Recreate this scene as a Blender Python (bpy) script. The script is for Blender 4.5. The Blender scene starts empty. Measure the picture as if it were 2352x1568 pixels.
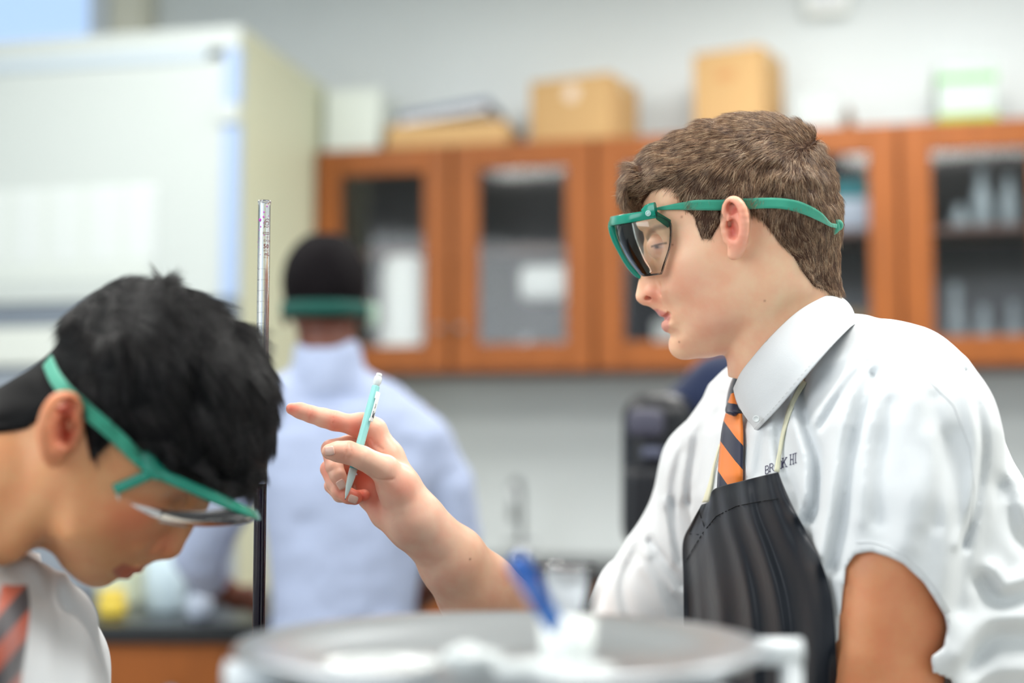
import bpy, bmesh, math, random
import numpy as np
import openvdb
from mathutils import Vector, Matrix, Quaternion

# ------------------------------------------------------------------ camera, light, exposure
SC = bpy.context.scene
COL = SC.collection
FPX, CX, CY = 3267.0, 1176.0, 784.0
PITCH = math.atan((1040 - 784) / FPX)
EYE = np.array([0.0, 0.0, 1.25])
BR = np.array([1.0, 0, 0])
BU = np.array([0, -math.sin(PITCH), math.cos(PITCH)])
BF = np.array([0, math.cos(PITCH), math.sin(PITCH)])
cam_d = bpy.data.cameras.new('camera'); cam = bpy.data.objects.new('camera', cam_d); COL.objects.link(cam)
cam_d.sensor_width = 36; cam_d.lens = 36 * FPX / 2352
cam.location = EYE; cam.rotation_euler = (math.pi / 2 + PITCH, 0, 0)
cam_d.clip_start = 0.05; cam_d.clip_end = 60
cam_d.dof.use_dof = True; cam_d.dof.focus_distance = 1.21; cam_d.dof.aperture_fstop = 2.0
SC.camera = cam

SC.view_settings.view_transform = 'Standard'; SC.view_settings.look = 'None'
SC.view_settings.gamma = 1.0; SC.view_settings.use_curve_mapping = False
SC.view_settings.exposure = 0.10
SC.cycles.max_bounces = 8; SC.cycles.transparent_max_bounces = 24
SC.cycles.sample_clamp_indirect = 6

world = bpy.data.worlds.new('world'); SC.world = world; world.use_nodes = True
world.node_tree.nodes['Background'].inputs[0].default_value = (0.80, 0.90, 1.0, 1)
world.node_tree.nodes['Background'].inputs[1].default_value = 0.6

def area(name, loc, target, sx, sy, power, color):
    l = bpy.data.lights.new(name, 'AREA'); l.shape = 'RECTANGLE'; l.size = sx; l.size_y = sy
    l.energy = power; l.color = color
    o = bpy.data.objects.new(name, l); COL.objects.link(o); o.location = loc
    d = Vector(target) - Vector(loc); o.rotation_euler = d.to_track_quat('-Z', 'Y').to_euler()
    return o
# unseen area light at left, placed for the face; rear window daylight; ceiling panels
area('left_daylight', (-2.7, -0.5, 1.95), (0.3, 1.7, 1.2), 2.6, 1.7, 56, (0.92, 0.97, 1.0))
area('window_daylight_rear', (0.6, -3.2, 1.8), (0.3, 1.5, 1.2), 3.4, 1.7, 20, (0.90, 0.96, 1.0))
for i, (x, y, e) in enumerate([(0.9, 0.9, 40), (-1.1, 1.4, 34), (0.9, 3.4, 42), (-1.2, 3.2, 24), (2.6, 2.2, 28)]):
    area('ceiling_lamp_light', (x, y, 2.93), (x, y, 0), 1.15, 0.6, e, (1.0, 0.98, 0.94))

# ------------------------------------------------------------------ helpers
def cw(pts):                      # camera-aligned (right, up, forward) metres -> world
    p = np.atleast_2d(np.asarray(pts, float))
    return EYE + p[:, :1] * BR + p[:, 1:2] * BU + p[:, 2:3] * BF
def c3(px, py, D):                # pixel and distance along the lens axis -> camera-aligned metres
    return np.array([(px - CX) / FPX * D, -(py - CY) / FPX * D, D])
def wp(px, py, D):
    return Vector(cw(c3(px, py, D))[0])
def ray(px, py):
    return BR * (px - CX) / FPX - BU * (py - CY) / FPX + BF

def lin(c):
    c = np.asarray(c, float) / 255.0
    return tuple(np.where(c <= 0.04045, c / 12.92, ((c + 0.055) / 1.055) ** 2.4))
def rgb(r, g, b):
    return (*lin((r, g, b)), 1)

def new_mat(name):
    m = bpy.data.materials.new(name); m.use_nodes = True
    return m, m.node_tree.nodes, m.node_tree.links, m.node_tree.nodes['Principled BSDF']
def mat(name, col, rough=0.5, metal=0.0, spec=0.5, trans=0.0, ior=1.45, sss=0.0, bump=None, var=None, emit=None, sheen=0):
    m, N, L, b = new_mat(name)
    b.inputs['Base Color'].default_value = col
    b.inputs['Roughness'].default_value = rough; b.inputs['Metallic'].default_value = metal
    b.inputs['Specular IOR Level'].default_value = spec; b.inputs['IOR'].default_value = ior
    b.inputs['Transmission Weight'].default_value = trans
    b.inputs['Sheen Weight'].default_value = sheen
    if sss: b.inputs['Subsurface Weight'].default_value = sss; b.inputs['Subsurface Radius'].default_value = (1, .35, .2); b.inputs['Subsurface Scale'].default_value = 0.006
    if emit: b.inputs['Emission Color'].default_value = col; b.inputs['Emission Strength'].default_value = emit
    tc = N.new('ShaderNodeTexCoord')
    if bump:
        sc, st, dist = bump
        t = N.new('ShaderNodeTexNoise'); t.inputs['Scale'].default_value = sc; t.inputs['Detail'].default_value = 4
        L.new(tc.outputs['Object'], t.inputs['Vector'])
        bp = N.new('ShaderNodeBump'); bp.inputs['Strength'].default_value = st; bp.inputs['Distance'].default_value = dist
        L.new(t.outputs[0], bp.inputs['Height']); L.new(bp.outputs[0], b.inputs['Normal'])
    if var:
        sc, amt, stretch = var
        mp = N.new('ShaderNodeMapping'); mp.inputs['Scale'].default_value = stretch
        L.new(tc.outputs['Object'], mp.inputs[0])
        t = N.new('ShaderNodeTexNoise'); t.inputs['Scale'].default_value = sc; t.inputs['Detail'].default_value = 5
        L.new(mp.outputs[0], t.inputs['Vector'])
        r = N.new('ShaderNodeValToRGB'); e = r.color_ramp.elements
        e[0].position = 0.3; e[1].position = 0.7
        e[0].color = tuple([c * (1 - amt) for c in col[:3]] + [1]); e[1].color = tuple([min(1, c * (1 + amt)) for c in col[:3]] + [1])
        L.new(t.outputs[0], r.inputs[0]); L.new(r.outputs[0], b.inputs['Base Color'])
    return m

def link_mesh(name, me, material=None, parent=None, smooth=True):
    o = bpy.data.objects.new(name, me); COL.objects.link(o)
    if material: me.materials.append(material)
    if smooth and len(me.polygons): me.polygons.foreach_set('use_smooth', [True] * len(me.polygons))
    if parent: o.parent = parent; o.matrix_parent_inverse = Matrix.Translation(parent.location).inverted()
    return o
def empty(name, loc, label, cat, group=None):
    o = bpy.data.objects.new(name, None); COL.objects.link(o); o.location = loc; o.empty_display_size = 0.05
    tag(o, label, cat, group); return o
def tag(o, label=None, cat=None, group=None, kind=None):
    if label: o['label'] = label
    if cat: o['category'] = cat
    if group: o['group'] = group
    if kind: o['kind'] = kind
    return o
def pyd(name, v, f, material=None, parent=None, smooth=True, uv=None):
    me = bpy.data.meshes.new(name); me.from_pydata([tuple(map(float, p)) for p in v], [], [tuple(map(int, q)) for q in f]); me.update()
    return link_mesh(name, me, material, parent, smooth)
def bmo(name, bm, material=None, parent=None, smooth=False):
    me = bpy.data.meshes.new(name); bm.normal_update(); bm.to_mesh(me); bm.free()
    return link_mesh(name, me, material, parent, smooth)

class Box:                        # collects bevelled boxes, lathes and tubes in one bmesh
    def __init__(s, M=None): s.bm = bmesh.new(); s.M = M or Matrix.Identity(4)
    def box(s, x0, x1, y0, y1, z0, z1, bev=0.002, M=None):
        r = bmesh.ops.create_cube(s.bm, size=1)
        T = (M or Matrix.Identity(4)) @ Matrix.Translation(((x0 + x1) / 2, (y0 + y1) / 2, (z0 + z1) / 2)) @ Matrix.Diagonal((abs(x1 - x0), abs(y1 - y0), abs(z1 - z0), 1))
        bmesh.ops.transform(s.bm, matrix=s.M @ T, verts=r['verts'])
        if bev: 
            es = list({e for v in r['verts'] for e in v.link_edges})
            bmesh.ops.bevel(s.bm, geom=es, offset=min(bev, abs(x1 - x0) / 2.2, abs(y1 - y0) / 2.2, abs(z1 - z0) / 2.2), segments=2, affect='EDGES', profile=0.5)
        return s
    def lathe(s, prof, n=32, M=None, a0=0, a1=2 * math.pi):
        T = s.M @ (M or Matrix.Identity(4)); full = abs(a1 - a0 - 2 * math.pi) < 1e-6
        rings = []
        m = n if full else n + 1
        for r, z in prof:
            if r < 1e-7: rings.append([s.bm.verts.new(T @ Vector((0, 0, z)))]); continue
            rings.append([s.bm.verts.new(T @ Vector((r * math.cos(a0 + (a1 - a0) * k / n), r * math.sin(a0 + (a1 - a0) * k / n), z))) for k in range(m)])
        for A, B in zip(rings, rings[1:]):
            for k in range(n):
                j = (k + 1) % m if full else k + 1
                q = [A[k % len(A)], A[j % len(A)], B[j % len(B)], B[k % len(B)]]
                u = []
                for v in q:
                    if v not in u: u.append(v)
                if len(u) > 2:
                    try: s.bm.faces.new(u)
                    except ValueError: pass
        return s
    def tube(s, pts, rad, n=10, caps=True):
        P = [s.M @ Vector(p) for p in pts]; R = rad if hasattr(rad, '__len__') else [rad] * len(P)
        rings = []; up = None
        for i, p in enumerate(P):
            d = (P[min(i + 1, len(P) - 1)] - P[max(i - 1, 0)]).normalized()
            if up is None: up = d.orthogonal().normalized()
            up = (up - d * up.dot(d)).normalized(); sd = d.cross(up)
            rings.append([s.bm.verts.new(p + (up * math.cos(2 * math.pi * k / n) + sd * math.sin(2 * math.pi * k / n)) * R[i]) for k in range(n)])
        for A, B in zip(rings, rings[1:]):
            for k in range(n): s.bm.faces.new([A[k], A[(k + 1) % n], B[(k + 1) % n], B[k]])
        if caps: s.bm.faces.new(rings[0][::-1]); s.bm.faces.new(rings[-1])
        return s
    def done(s, name, material, parent=None, smooth=False):
        bmesh.ops.recalc_face_normals(s.bm, faces=s.bm.faces)
        return bmo(name, s.bm, material, parent, smooth)

def smooth_by_angle(o, deg=40):
    me = o.data; me.polygons.foreach_set('use_smooth', [True] * len(me.polygons))
    try: me.set_sharp_from_angle(angle=math.radians(deg))
    except Exception: pass
    return o

# ---- local frames: an origin on a view line, axes right / up / away
class Frame:
    def __init__(s, px, py, D):
        s.o = c3(px, py, D); w = s.o / np.linalg.norm(s.o)
        r = np.cross(np.array([0, 1.0, 0]), w); r /= np.linalg.norm(r); u = np.cross(w, r)
        s.r, s.u, s.w = r, u, w; s.m = np.linalg.norm(s.o) / FPX   # metres per pixel, roughly
    def P(s, px, py, w=0.0):     # the point seen at this pixel, w metres beyond the frame's plane
        d = c3(px, py, 1.0); t = (np.dot(s.o, s.w) + w) / np.dot(d, s.w)
        q = d * t - s.o
        return np.array([q @ s.r, q @ s.u, q @ s.w])
    def world(s, v):
        v = np.atleast_2d(v); q = s.o + v[:, :1] * s.r + v[:, 1:2] * s.u + v[:, 2:3] * s.w
        return cw(q)

# ---- signed distance volumes
def smin(a, b, k):
    if k <= 0: return np.minimum(a, b)
    h = np.clip(0.5 + 0.5 * (b - a) / k, 0, 1)
    return b + (a - b) * h - k * h * (1 - h)
def smax(a, b, k): return -smin(-a, -b, k)
class Vol:
    def __init__(s, lo, hi, h, sym=False):
        s.lo = np.array(lo, float); s.h = h; s.sym = sym
        if sym: s.lo[2] = 0.0                      # z (=w) half space, mirrored at the end
        s.n = np.ceil((np.array(hi) - s.lo) / h).astype(int) + 1
        s.ax = [(s.lo[i] + h * np.arange(s.n[i])).astype(np.float32) for i in range(3)]
        s.F = np.full(tuple(s.n), 0.05, np.float32)
    def sub(s, lo, hi):
        i0 = [int(np.clip(np.floor((lo[i] - s.lo[i]) / s.h), 0, s.n[i] - 1)) for i in range(3)]
        i1 = [int(np.clip(np.ceil((hi[i] - s.lo[i]) / s.h) + 1, 1, s.n[i])) for i in range(3)]
        return tuple(slice(a, b) for a, b in zip(i0, i1))
    def xyz(s, sl=None):
        sl = sl or (slice(None),) * 3
        return s.ax[0][sl[0]][:, None, None], s.ax[1][sl[1]][None, :, None], s.ax[2][sl[2]][None, None, :]
    def put(s, fn, lo=None, hi=None, k=0.0, mode='add', pad=0.02):
        if lo is None: sl = (slice(None),) * 3
        else: sl = s.sub(np.array(lo) - pad - k, np.array(hi) + pad + k)
        if lo is not None and any(q.stop <= q.start for q in sl): return s
        d = fn(*s.xyz(sl)).astype(np.float32); A = s.F[sl]
        s.F[sl] = smin(A, d, k) if mode == 'add' else smax(A, -d, k) if mode == 'cut' else smax(A, d, k) if mode == 'and' else A + d
        return s
    def cone(s, a, b, r1, r2, k=0.004, mode='add', pad=0.02):
        a = np.array(a, float); b = np.array(b, float); ba = b - a; L = max(ba @ ba, 1e-12)
        def fn(x, y, z):
            t = np.clip(((x - a[0]) * ba[0] + (y - a[1]) * ba[1] + (z - a[2]) * ba[2]) / L, 0, 1)
            return np.sqrt((x - a[0] - t * ba[0]) ** 2 + (y - a[1] - t * ba[1]) ** 2 + (z - a[2] - t * ba[2]) ** 2) - (r1 + (r2 - r1) * t)
        R = max(r1, r2)
        return s.put(fn, np.minimum(a, b) - R, np.maximum(a, b) + R, k, mode, pad)
    def chain(s, P, R, k=0.004, mode='add'):
        for i in range(len(P) - 1): s.cone(P[i], P[i + 1], R[i], R[i + 1], k if i == 0 or mode != 'add' else min(k, 0.006) if k < .02 else k, mode)
        return s
    def ell(s, c, r, R=None, k=0.004, mode='add', pad=0.015):
        c = np.array(c, float); r = np.array(r, float); R = np.eye(3) if R is None else np.array(R)
        def fn(x, y, z):
            X, Y, Z = x - c[0], y - c[1], z - c[2]
            a = (R[0, 0] * X + R[0, 1] * Y + R[0, 2] * Z) / r[0]; b = (R[1, 0] * X + R[1, 1] * Y + R[1, 2] * Z) / r[1]; e = (R[2, 0] * X + R[2, 1] * Y + R[2, 2] * Z) / r[2]
            k0 = np.sqrt(a * a + b * b + e * e); k1 = np.sqrt((a / r[0]) ** 2 + (b / r[1]) ** 2 + (e / r[2]) ** 2)
            return k0 * (k0 - 1) / np.maximum(k1, 1e-6)
        m = r.max()
        return s.put(fn, c - m, c + m, k, mode, pad)
    def full(s):
        if not s.sym: return s.F, s.lo
        F = np.concatenate([s.F[:, :, :0:-1], s.F], axis=2); lo = s.lo.copy(); lo[2] = -s.h * (s.n[2] - 1)
        return F, lo
    def mesh(s):
        F, lo = s.full()
        g = openvdb.FloatGrid(0.05); g.copyFromArray(np.ascontiguousarray(np.clip(F, -0.05, 0.05)))
        v, q = g.convertToQuads(0.0)
        return np.asarray(v) * s.h + lo, np.asarray(q)
    def samp(s, p):               # trilinear lookup
        F, lo = s.full(); p = (np.atleast_2d(p) - lo) / s.h; n = np.array(F.shape)
        p = np.clip(p, 0, n - 1.001); i = p.astype(int); f = p - i; r = 0
        for dx in (0, 1):
            for dy in (0, 1):
                for dz in (0, 1):
                    r = r + F[i[:, 0] + dx, i[:, 1] + dy, i[:, 2] + dz] * np.abs(1 - dx - f[:, 0]) * np.abs(1 - dy - f[:, 1]) * np.abs(1 - dz - f[:, 2])
        return r
def vmesh(name, v, q, material, parent, cols=None, attr='Col'):
    me = bpy.data.meshes.new(name)
    me.vertices.add(len(v)); me.vertices.foreach_set('co', np.asarray(v, np.float32).ravel())
    me.loops.add(len(q) * 4); me.loops.foreach_set('vertex_index', np.asarray(q, np.int32).ravel())
    me.polygons.add(len(q)); me.polygons.foreach_set('loop_start', np.arange(0, len(q) * 4, 4, dtype=np.int32))
    me.update(calc_edges=True); me.validate()
    # outward normals: flip when the signed volume is negative
    a, b, c = v[q[:, 0]], v[q[:, 1]], v[q[:, 2]]; 
    d = v[q[:, 3]]
    vol = np.einsum('ij,ij->i', a, np.cross(b, c)).sum() + np.einsum('ij,ij->i', a, np.cross(c, d)).sum()
    if vol < 0: me.flip_normals()
    if cols is not None:
        at = me.attributes.new(attr, 'FLOAT_COLOR', 'POINT'); cc = np.ones((len(v), 4), np.float32); cc[:, :3] = cols
        at.data.foreach_set('color', cc.ravel())
    return link_mesh(name, me, material, parent, True)

def tps(P, V, reg=1e-4):          # thin plate spline through scattered values
    P = np.array(P, float); V = np.array(V, float); n = len(P); S = np.abs(P).max() or 1; Q = P / S
    def U(r2): return np.where(r2 > 1e-14, 0.5 * r2 * np.log(np.maximum(r2, 1e-14)), 0)
    K = U(((Q[:, None] - Q[None]) ** 2).sum(2)) + reg * np.eye(n)
    T = np.c_[np.ones(n), Q]; A = np.zeros((n + 3, n + 3)); A[:n, :n] = K; A[:n, n:] = T; A[n:, :n] = T.T
    w = np.linalg.solve(A, np.r_[V, np.zeros(3)])
    def f(x, y):
        sh = np.broadcast(x, y).shape; X = np.broadcast_to(x, sh).ravel() / S; Y = np.broadcast_to(y, sh).ravel() / S; out = np.empty(len(X))
        for i in range(0, len(X), 20000):
            r2 = (X[i:i + 20000, None] - Q[None, :, 0]) ** 2 + (Y[i:i + 20000, None] - Q[None, :, 1]) ** 2
            out[i:i + 20000] = U(r2) @ w[:n] + w[n] + w[n + 1] * X[i:i + 20000] + w[n + 2] * Y[i:i + 20000]
        return out.reshape(sh)
    return f
def poly_sdf(P, x, y):            # 2D signed distance, negative inside
    P = np.array(P, float); d = np.full(np.broadcast(x, y).shape, 1e9); inside = np.zeros(d.shape, bool)
    for i in range(len(P)):
        a, b = P[i], P[(i + 1) % len(P)]; e = b - a
        t = np.clip(((x - a[0]) * e[0] + (y - a[1]) * e[1]) / max(e @ e, 1e-18), 0, 1)
        d = np.minimum(d, (x - a[0] - t * e[0]) ** 2 + (y - a[1] - t * e[1]) ** 2)
        c = ((a[1] > y) != (b[1] > y)) & (x < (b[0] - a[0]) * (y - a[1]) / (b[1] - a[1] + 1e-18) + a[0])
        inside ^= c
    d = np.sqrt(d); return np.where(inside, -d, d)
def seg_dist(P, x, y):            # distance to an open polyline and the parameter along it
    d = np.full(np.broadcast(x, y).shape, 1e9)
    for a, b in zip(P, P[1:]):
        a = np.array(a); e = np.array(b) - a
        t = np.clip(((x - a[0]) * e[0] + (y - a[1]) * e[1]) / max(e @ e, 1e-18), 0, 1)
        d = np.minimum(d, (x - a[0] - t * e[0]) ** 2 + (y - a[1] - t * e[1]) ** 2)
    return np.sqrt(d)
def catmull(P, n):
    P = np.array(P, float); m = len(P); E = np.vstack([2 * P[0] - P[1], P, 2 * P[-1] - P[-2]])
    out = []
    for t in np.linspace(0, m - 1, n):
        i = min(int(t), m - 2); u = t - i; a, b, c, d = E[i], E[i + 1], E[i + 2], E[i + 3]
        out.append(0.5 * (2 * b + (c - a) * u + (2 * a - 5 * b + 4 * c - d) * u * u + (3 * b - a - 3 * c + d) * u ** 3))
    return np.array(out)
def vnoise(p, seed=0):            # smooth value noise, points (n,3)
    i = np.floor(p).astype(np.int64); f = p - i; f = f * f * (3 - 2 * f); r = 0
    for dx in (0, 1):
        for dy in (0, 1):
            for dz in (0, 1):
                h = ((i[:, 0] + dx) * 73856093 ^ (i[:, 1] + dy) * 19349663 ^ (i[:, 2] + dz) * 83492791 ^ seed * 2654435) & 0x7fffffff
                h = (h * 1103515245 + 12345) & 0x7fffffff; h = ((h >> 8) ^ h) & 0xffff
                r = r + h / 65535.0 * np.abs(1 - dx - f[:, 0]) * np.abs(1 - dy - f[:, 1]) * np.abs(1 - dz - f[:, 2])
    return r * 2 - 1

# ---- a head: x = across image, y = up, w^2 = G(x, y)
def head_field(fr, outline, inner, sym_lo, sym_hi, h):
    """outline: (px, py, R mm) along the profile; inner: (px, py, half width mm)."""
    P, V = [], []
    O = np.array([fr.P(a, b) for a, b, _ in outline])[:, :2]; n = len(O)
    area2 = sum(O[i][0] * O[(i + 1) % n][1] - O[(i + 1) % n][0] * O[i][1] for i in range(n)); sg = 1 if area2 > 0 else -1
    for i in range(n):
        t = O[(i + 1) % n] - O[i - 1]; t /= np.linalg.norm(t); nr = np.array([t[1], -t[0]]) * sg; R = outline[i][2] / 1000
        P.append(O[i]); V.append(0.0)
        e = 0.004 if R < 0.045 else 0.009
        P.append(O[i] + nr * e); V.append(-2 * R * e)
        P.append(O[i] - nr * e); V.append(2 * R * e - e * e)
    for a, b, w in inner:
        P.append(fr.P(a, b, -w / 1000)[:2]); V.append((w / 1000) ** 2)
    f = tps(P, V, 2e-6)
    nx = int((sym_hi[0] - sym_lo[0]) / h) + 3; ny = int((sym_hi[1] - sym_lo[1]) / h) + 3
    gx = sym_lo[0] + h * np.arange(nx); gy = sym_lo[1] + h * np.arange(ny)
    return f, O
def g_sdf(f):
    def fn(x, y, z):
        X = x[:, :, 0]; Y = y[:, :, 0]; G = f(X, Y)
        hx = float(x[1, 0, 0] - x[0, 0, 0]); g0, g1 = np.gradient(G, hx)
        gg = g0 * g0 + g1 * g1
        return (z * z - G[:, :, None]) / np.sqrt(4 * z * z + gg[:, :, None] + 1e-5)
    return fn
def idw(P, V, x, y, p=3):
    P = np.array(P, float); V = np.array(V, float); V = V[:, None] if V.ndim == 1 else V
    w = 1 / (((x[:, None] - P[:, 0]) ** 2 + (y[:, None] - P[:, 1]) ** 2) ** (p / 2) + 1e-12)
    return (w @ V) / w.sum(1, keepdims=True)

def hair_strands(name, roots, normals, dirs, L, lift, nseg, rad, material, parent, rng, wob=0.15, clump=0.006, drop=0.0):
    """roots etc. in world space"""
    n = len(roots); t = np.linspace(0, 1, nseg)[None, :, None]
    d = dirs - normals * (dirs * normals).sum(1, keepdims=True); d /= np.linalg.norm(d, axis=1, keepdims=True) + 1e-9
    j = np.stack([vnoise(roots / clump, s) for s in (1, 2, 3)], 1) * 0.45 + rng.normal(0, wob, (n, 3))
    d = d + j - normals * (j * normals).sum(1, keepdims=True); d /= np.linalg.norm(d, axis=1, keepdims=True) + 1e-9
    b = rng.normal(0, wob * 0.6, (n, 3))
    Lc = L[:, None, None]; lf = lift[:, None, None]
    p = roots[:, None] + Lc * (t * d[:, None] + normals[:, None] * lf * (t - 0.65 * t ** 2) + b[:, None] * t ** 2 * 0.5)
    if drop: p[:, :, 2] -= (Lc[:, :, 0] * drop * t[:, :, 0] ** 2)
    hc = bpy.data.hair_curves.new(name); hc.add_curves([nseg] * n)
    hc.position_data.foreach_set('vector', p.astype(np.float32).ravel())
    ra = hc.attributes.new('radius', 'FLOAT', 'POINT') if 'radius' not in hc.attributes else hc.attributes['radius']
    rr = (rad * (1 - 0.85 * t[0, :, 0] ** 1.5))[None] * rng.uniform(0.7, 1.2, (n, 1))
    ra.data.foreach_set('value', rr.astype(np.float32).ravel())
    o = bpy.data.objects.new(name, hc); COL.objects.link(o); hc.materials.append(material)
    if parent: o.parent = parent; o.matrix_parent_inverse = Matrix.Translation(parent.location).inverted()
    return o
def surf_sample(v, q, wgt, n, rng):
    a, b, c, d = (v[q[:, k]] for k in range(4))
    cr = np.cross(c - a, d - b); A = np.linalg.norm(cr, axis=1); N = cr / (A[:, None] + 1e-12)
    vol = np.einsum('ij,ij->i', a, np.cross(b, c)).sum()
    ctr = (a + b + c + d) / 4
    if ((ctr - ctr.mean(0)) * N).sum() < 0: N = -N
    p = A * wgt; p = p / p.sum(); idx = rng.choice(len(q), n, p=p)
    u = rng.random((n, 1)); w = rng.random((n, 1))
    pos = (a[idx] * (1 - u) + b[idx] * u) * (1 - w) + (d[idx] * (1 - u) + c[idx] * u) * w
    return pos, N[idx], idx

def hair_mat(name, ramp, rough=0.35, spec=0.5):
    m, N, L, b = new_mat(name)
    hi = N.new('ShaderNodeHairInfo'); r = N.new('ShaderNodeValToRGB'); e = r.color_ramp.elements
    e[0].color = ramp[0]; e[0].position = 0; e[1].color = ramp[-1]; e[1].position = 1
    for i, c in enumerate(ramp[1:-1]): x = e.new((i + 1) / (len(ramp) - 1)); x.color = c
    L.new(hi.outputs['Random'], r.inputs[0])
    tc = N.new('ShaderNodeTexCoord'); mp = N.new('ShaderNodeMapping'); mp.inputs['Scale'].default_value = (150, 150, 90); L.new(tc.outputs['Object'], mp.inputs[0])
    t = N.new('ShaderNodeTexNoise'); t.inputs['Scale'].default_value = 1; t.inputs['Detail'].default_value = 2; L.new(mp.outputs[0], t.inputs[0])
    r2 = N.new('ShaderNodeValToRGB'); r2.color_ramp.elements[0].position = .36; r2.color_ramp.elements[1].position = .62; r2.color_ramp.elements[0].color = (.42, .36, .33, 1); r2.color_ramp.elements[1].color = (1, 1, 1, 1)
    L.new(t.outputs[0], r2.inputs[0]); mx = N.new('ShaderNodeMix'); mx.data_type = 'RGBA'; mx.blend_type = 'MULTIPLY'; mx.inputs[0].default_value = 1
    L.new(r.outputs[0], mx.inputs[6]); L.new(r2.outputs[0], mx.inputs[7]); L.new(mx.outputs[2], b.inputs['Base Color'])
    b.inputs['Roughness'].default_value = rough; b.inputs['Specular IOR Level'].default_value = spec
    return m
def skin_mat(name, sss=0.35, rough=0.42, mottle=(0.03, 0.03)):
    m, N, L, b = new_mat(name)
    a = N.new('ShaderNodeAttribute'); a.attribute_name = 'Col'
    tc = N.new('ShaderNodeTexCoord')
    t = N.new('ShaderNodeTexNoise'); t.inputs['Scale'].default_value = 55; t.inputs['Detail'].default_value = 5; L.new(tc.outputs['Object'], t.inputs['Vector'])
    r = N.new('ShaderNodeValToRGB'); r.color_ramp.elements[0].color = (0.97, 0.86, 0.84, 1); r.color_ramp.elements[1].color = (1, 1, 1, 1)
    r.color_ramp.elements[0].position = 0.35; r.color_ramp.elements[1].position = 0.62
    L.new(t.outputs[0], r.inputs[0])
    mx = N.new('ShaderNodeMix'); mx.data_type = 'RGBA'; mx.blend_type = 'MULTIPLY'; mx.inputs[0].default_value = 1
    L.new(a.outputs['Color'], mx.inputs[6]); L.new(r.outputs[0], mx.inputs[7]); L.new(mx.outputs[2], b.inputs['Base Color'])
    b.inputs['Roughness'].default_value = rough; b.inputs['Specular IOR Level'].default_value = 0.35
    b.inputs['Subsurface Weight'].default_value = sss; b.inputs['Subsurface Radius'].default_value = (1, .32, .18); b.inputs['Subsurface Scale'].default_value = 0.005
    n2 = N.new('ShaderNodeTexNoise'); n2.inputs['Scale'].default_value = 900; n2.inputs['Detail'].default_value = 3; L.new(tc.outputs['Object'], n2.inputs['Vector'])
    bp = N.new('ShaderNodeBump'); bp.inputs['Strength'].default_value = 0.12; bp.inputs['Distance'].default_value = 0.0004
    L.new(n2.outputs[0], bp.inputs['Height']); L.new(bp.outputs[0], b.inputs['Normal'])
    return m
def blend(c, target, w):
    return c * (1 - w[:, None]) + np.array(lin(target))[None] * w[:, None]
def blob(p, c, r):
    return np.exp(-(((p - np.array(c)) / np.array(r)) ** 2).sum(1))
def ribbon(name, A, B, material, parent, thick=0.0012, nv=3, n=None, closed=False):
    """strip between two world-space curves, given thickness"""
    A = np.array(A); B = np.array(B); n = len(A); rows = [A + (B - A) * k / (nv - 1) for k in range(nv)]
    v = np.vstack(rows); f = [(j * n + i, j * n + i + 1, (j + 1) * n + i + 1, (j + 1) * n + i) for j in range(nv - 1) for i in range(n - 1)]
    o = pyd(name, v, f, material, parent)
    if thick: md = o.modifiers.new('thickness', 'SOLIDIFY'); md.thickness = thick; md.offset = 0
    return o
# goggles of the boy on the right: wrap visor, green frame, elastic strap
GREEN = mat('green_plastic', rgb(16, 138, 116), 0.22, spec=0.6)
def strap_mat(name, c):
    m, N, L, b = new_mat(name)
    tc = N.new('ShaderNodeTexCoord'); w = N.new('ShaderNodeTexWave'); w.bands_direction = 'Y'; w.inputs['Scale'].default_value = 3.2; w.inputs['Distortion'].default_value = 0.6
    L.new(tc.outputs['UV'], w.inputs[0]); r = N.new('ShaderNodeValToRGB')
    r.color_ramp.elements[0].color = tuple(x * .72 for x in c[:3]) + (1,); r.color_ramp.elements[1].color = c
    L.new(w.outputs[0], r.inputs[0]); L.new(r.outputs[0], b.inputs['Base Color'])
    n = N.new('ShaderNodeTexNoise'); n.inputs['Scale'].default_value = 2500; L.new(tc.outputs['Object'], n.inputs[0])
    bp = N.new('ShaderNodeBump'); bp.inputs['Strength'].default_value = .4; bp.inputs['Distance'].default_value = .0004; L.new(n.outputs[0], bp.inputs['Height']); L.new(bp.outputs[0], b.inputs['Normal'])
    b.inputs['Roughness'].default_value = 0.6; b.inputs['Sheen Weight'].default_value = 0.3
    return m
STRAP = strap_mat('green_elastic', rgb(52, 172, 142))
def lens_mat(name, tint):
    m = bpy.data.materials.new(name); m.use_nodes = True; N, L = m.node_tree.nodes, m.node_tree.links; N.clear()
    o = N.new('ShaderNodeOutputMaterial'); mx = N.new('ShaderNodeMixShader'); t = N.new('ShaderNodeBsdfTransparent'); g = N.new('ShaderNodeBsdfGlossy'); f = N.new('ShaderNodeFresnel')
    t.inputs[0].default_value = tint; g.inputs['Roughness'].default_value = 0.06; f.inputs[0].default_value = 1.45
    L.new(f.outputs[0], mx.inputs[0]); L.new(t.outputs[0], mx.inputs[1]); L.new(g.outputs[0], mx.inputs[2]); L.new(mx.outputs[0], o.inputs[0]); return m
LENS = lens_mat('goggle_lens', (0.95, 0.975, 0.965, 1))
def uv_strip(o, n, nv):
    me = o.data; uv = me.uv_layers.new(name='UVMap')
    d = uv.data
    for lp in me.loops:
        i = lp.vertex_index; d[lp.index].uv = ((i % n) / (n - 1) * 8, (i // n) / (nv - 1))

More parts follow.
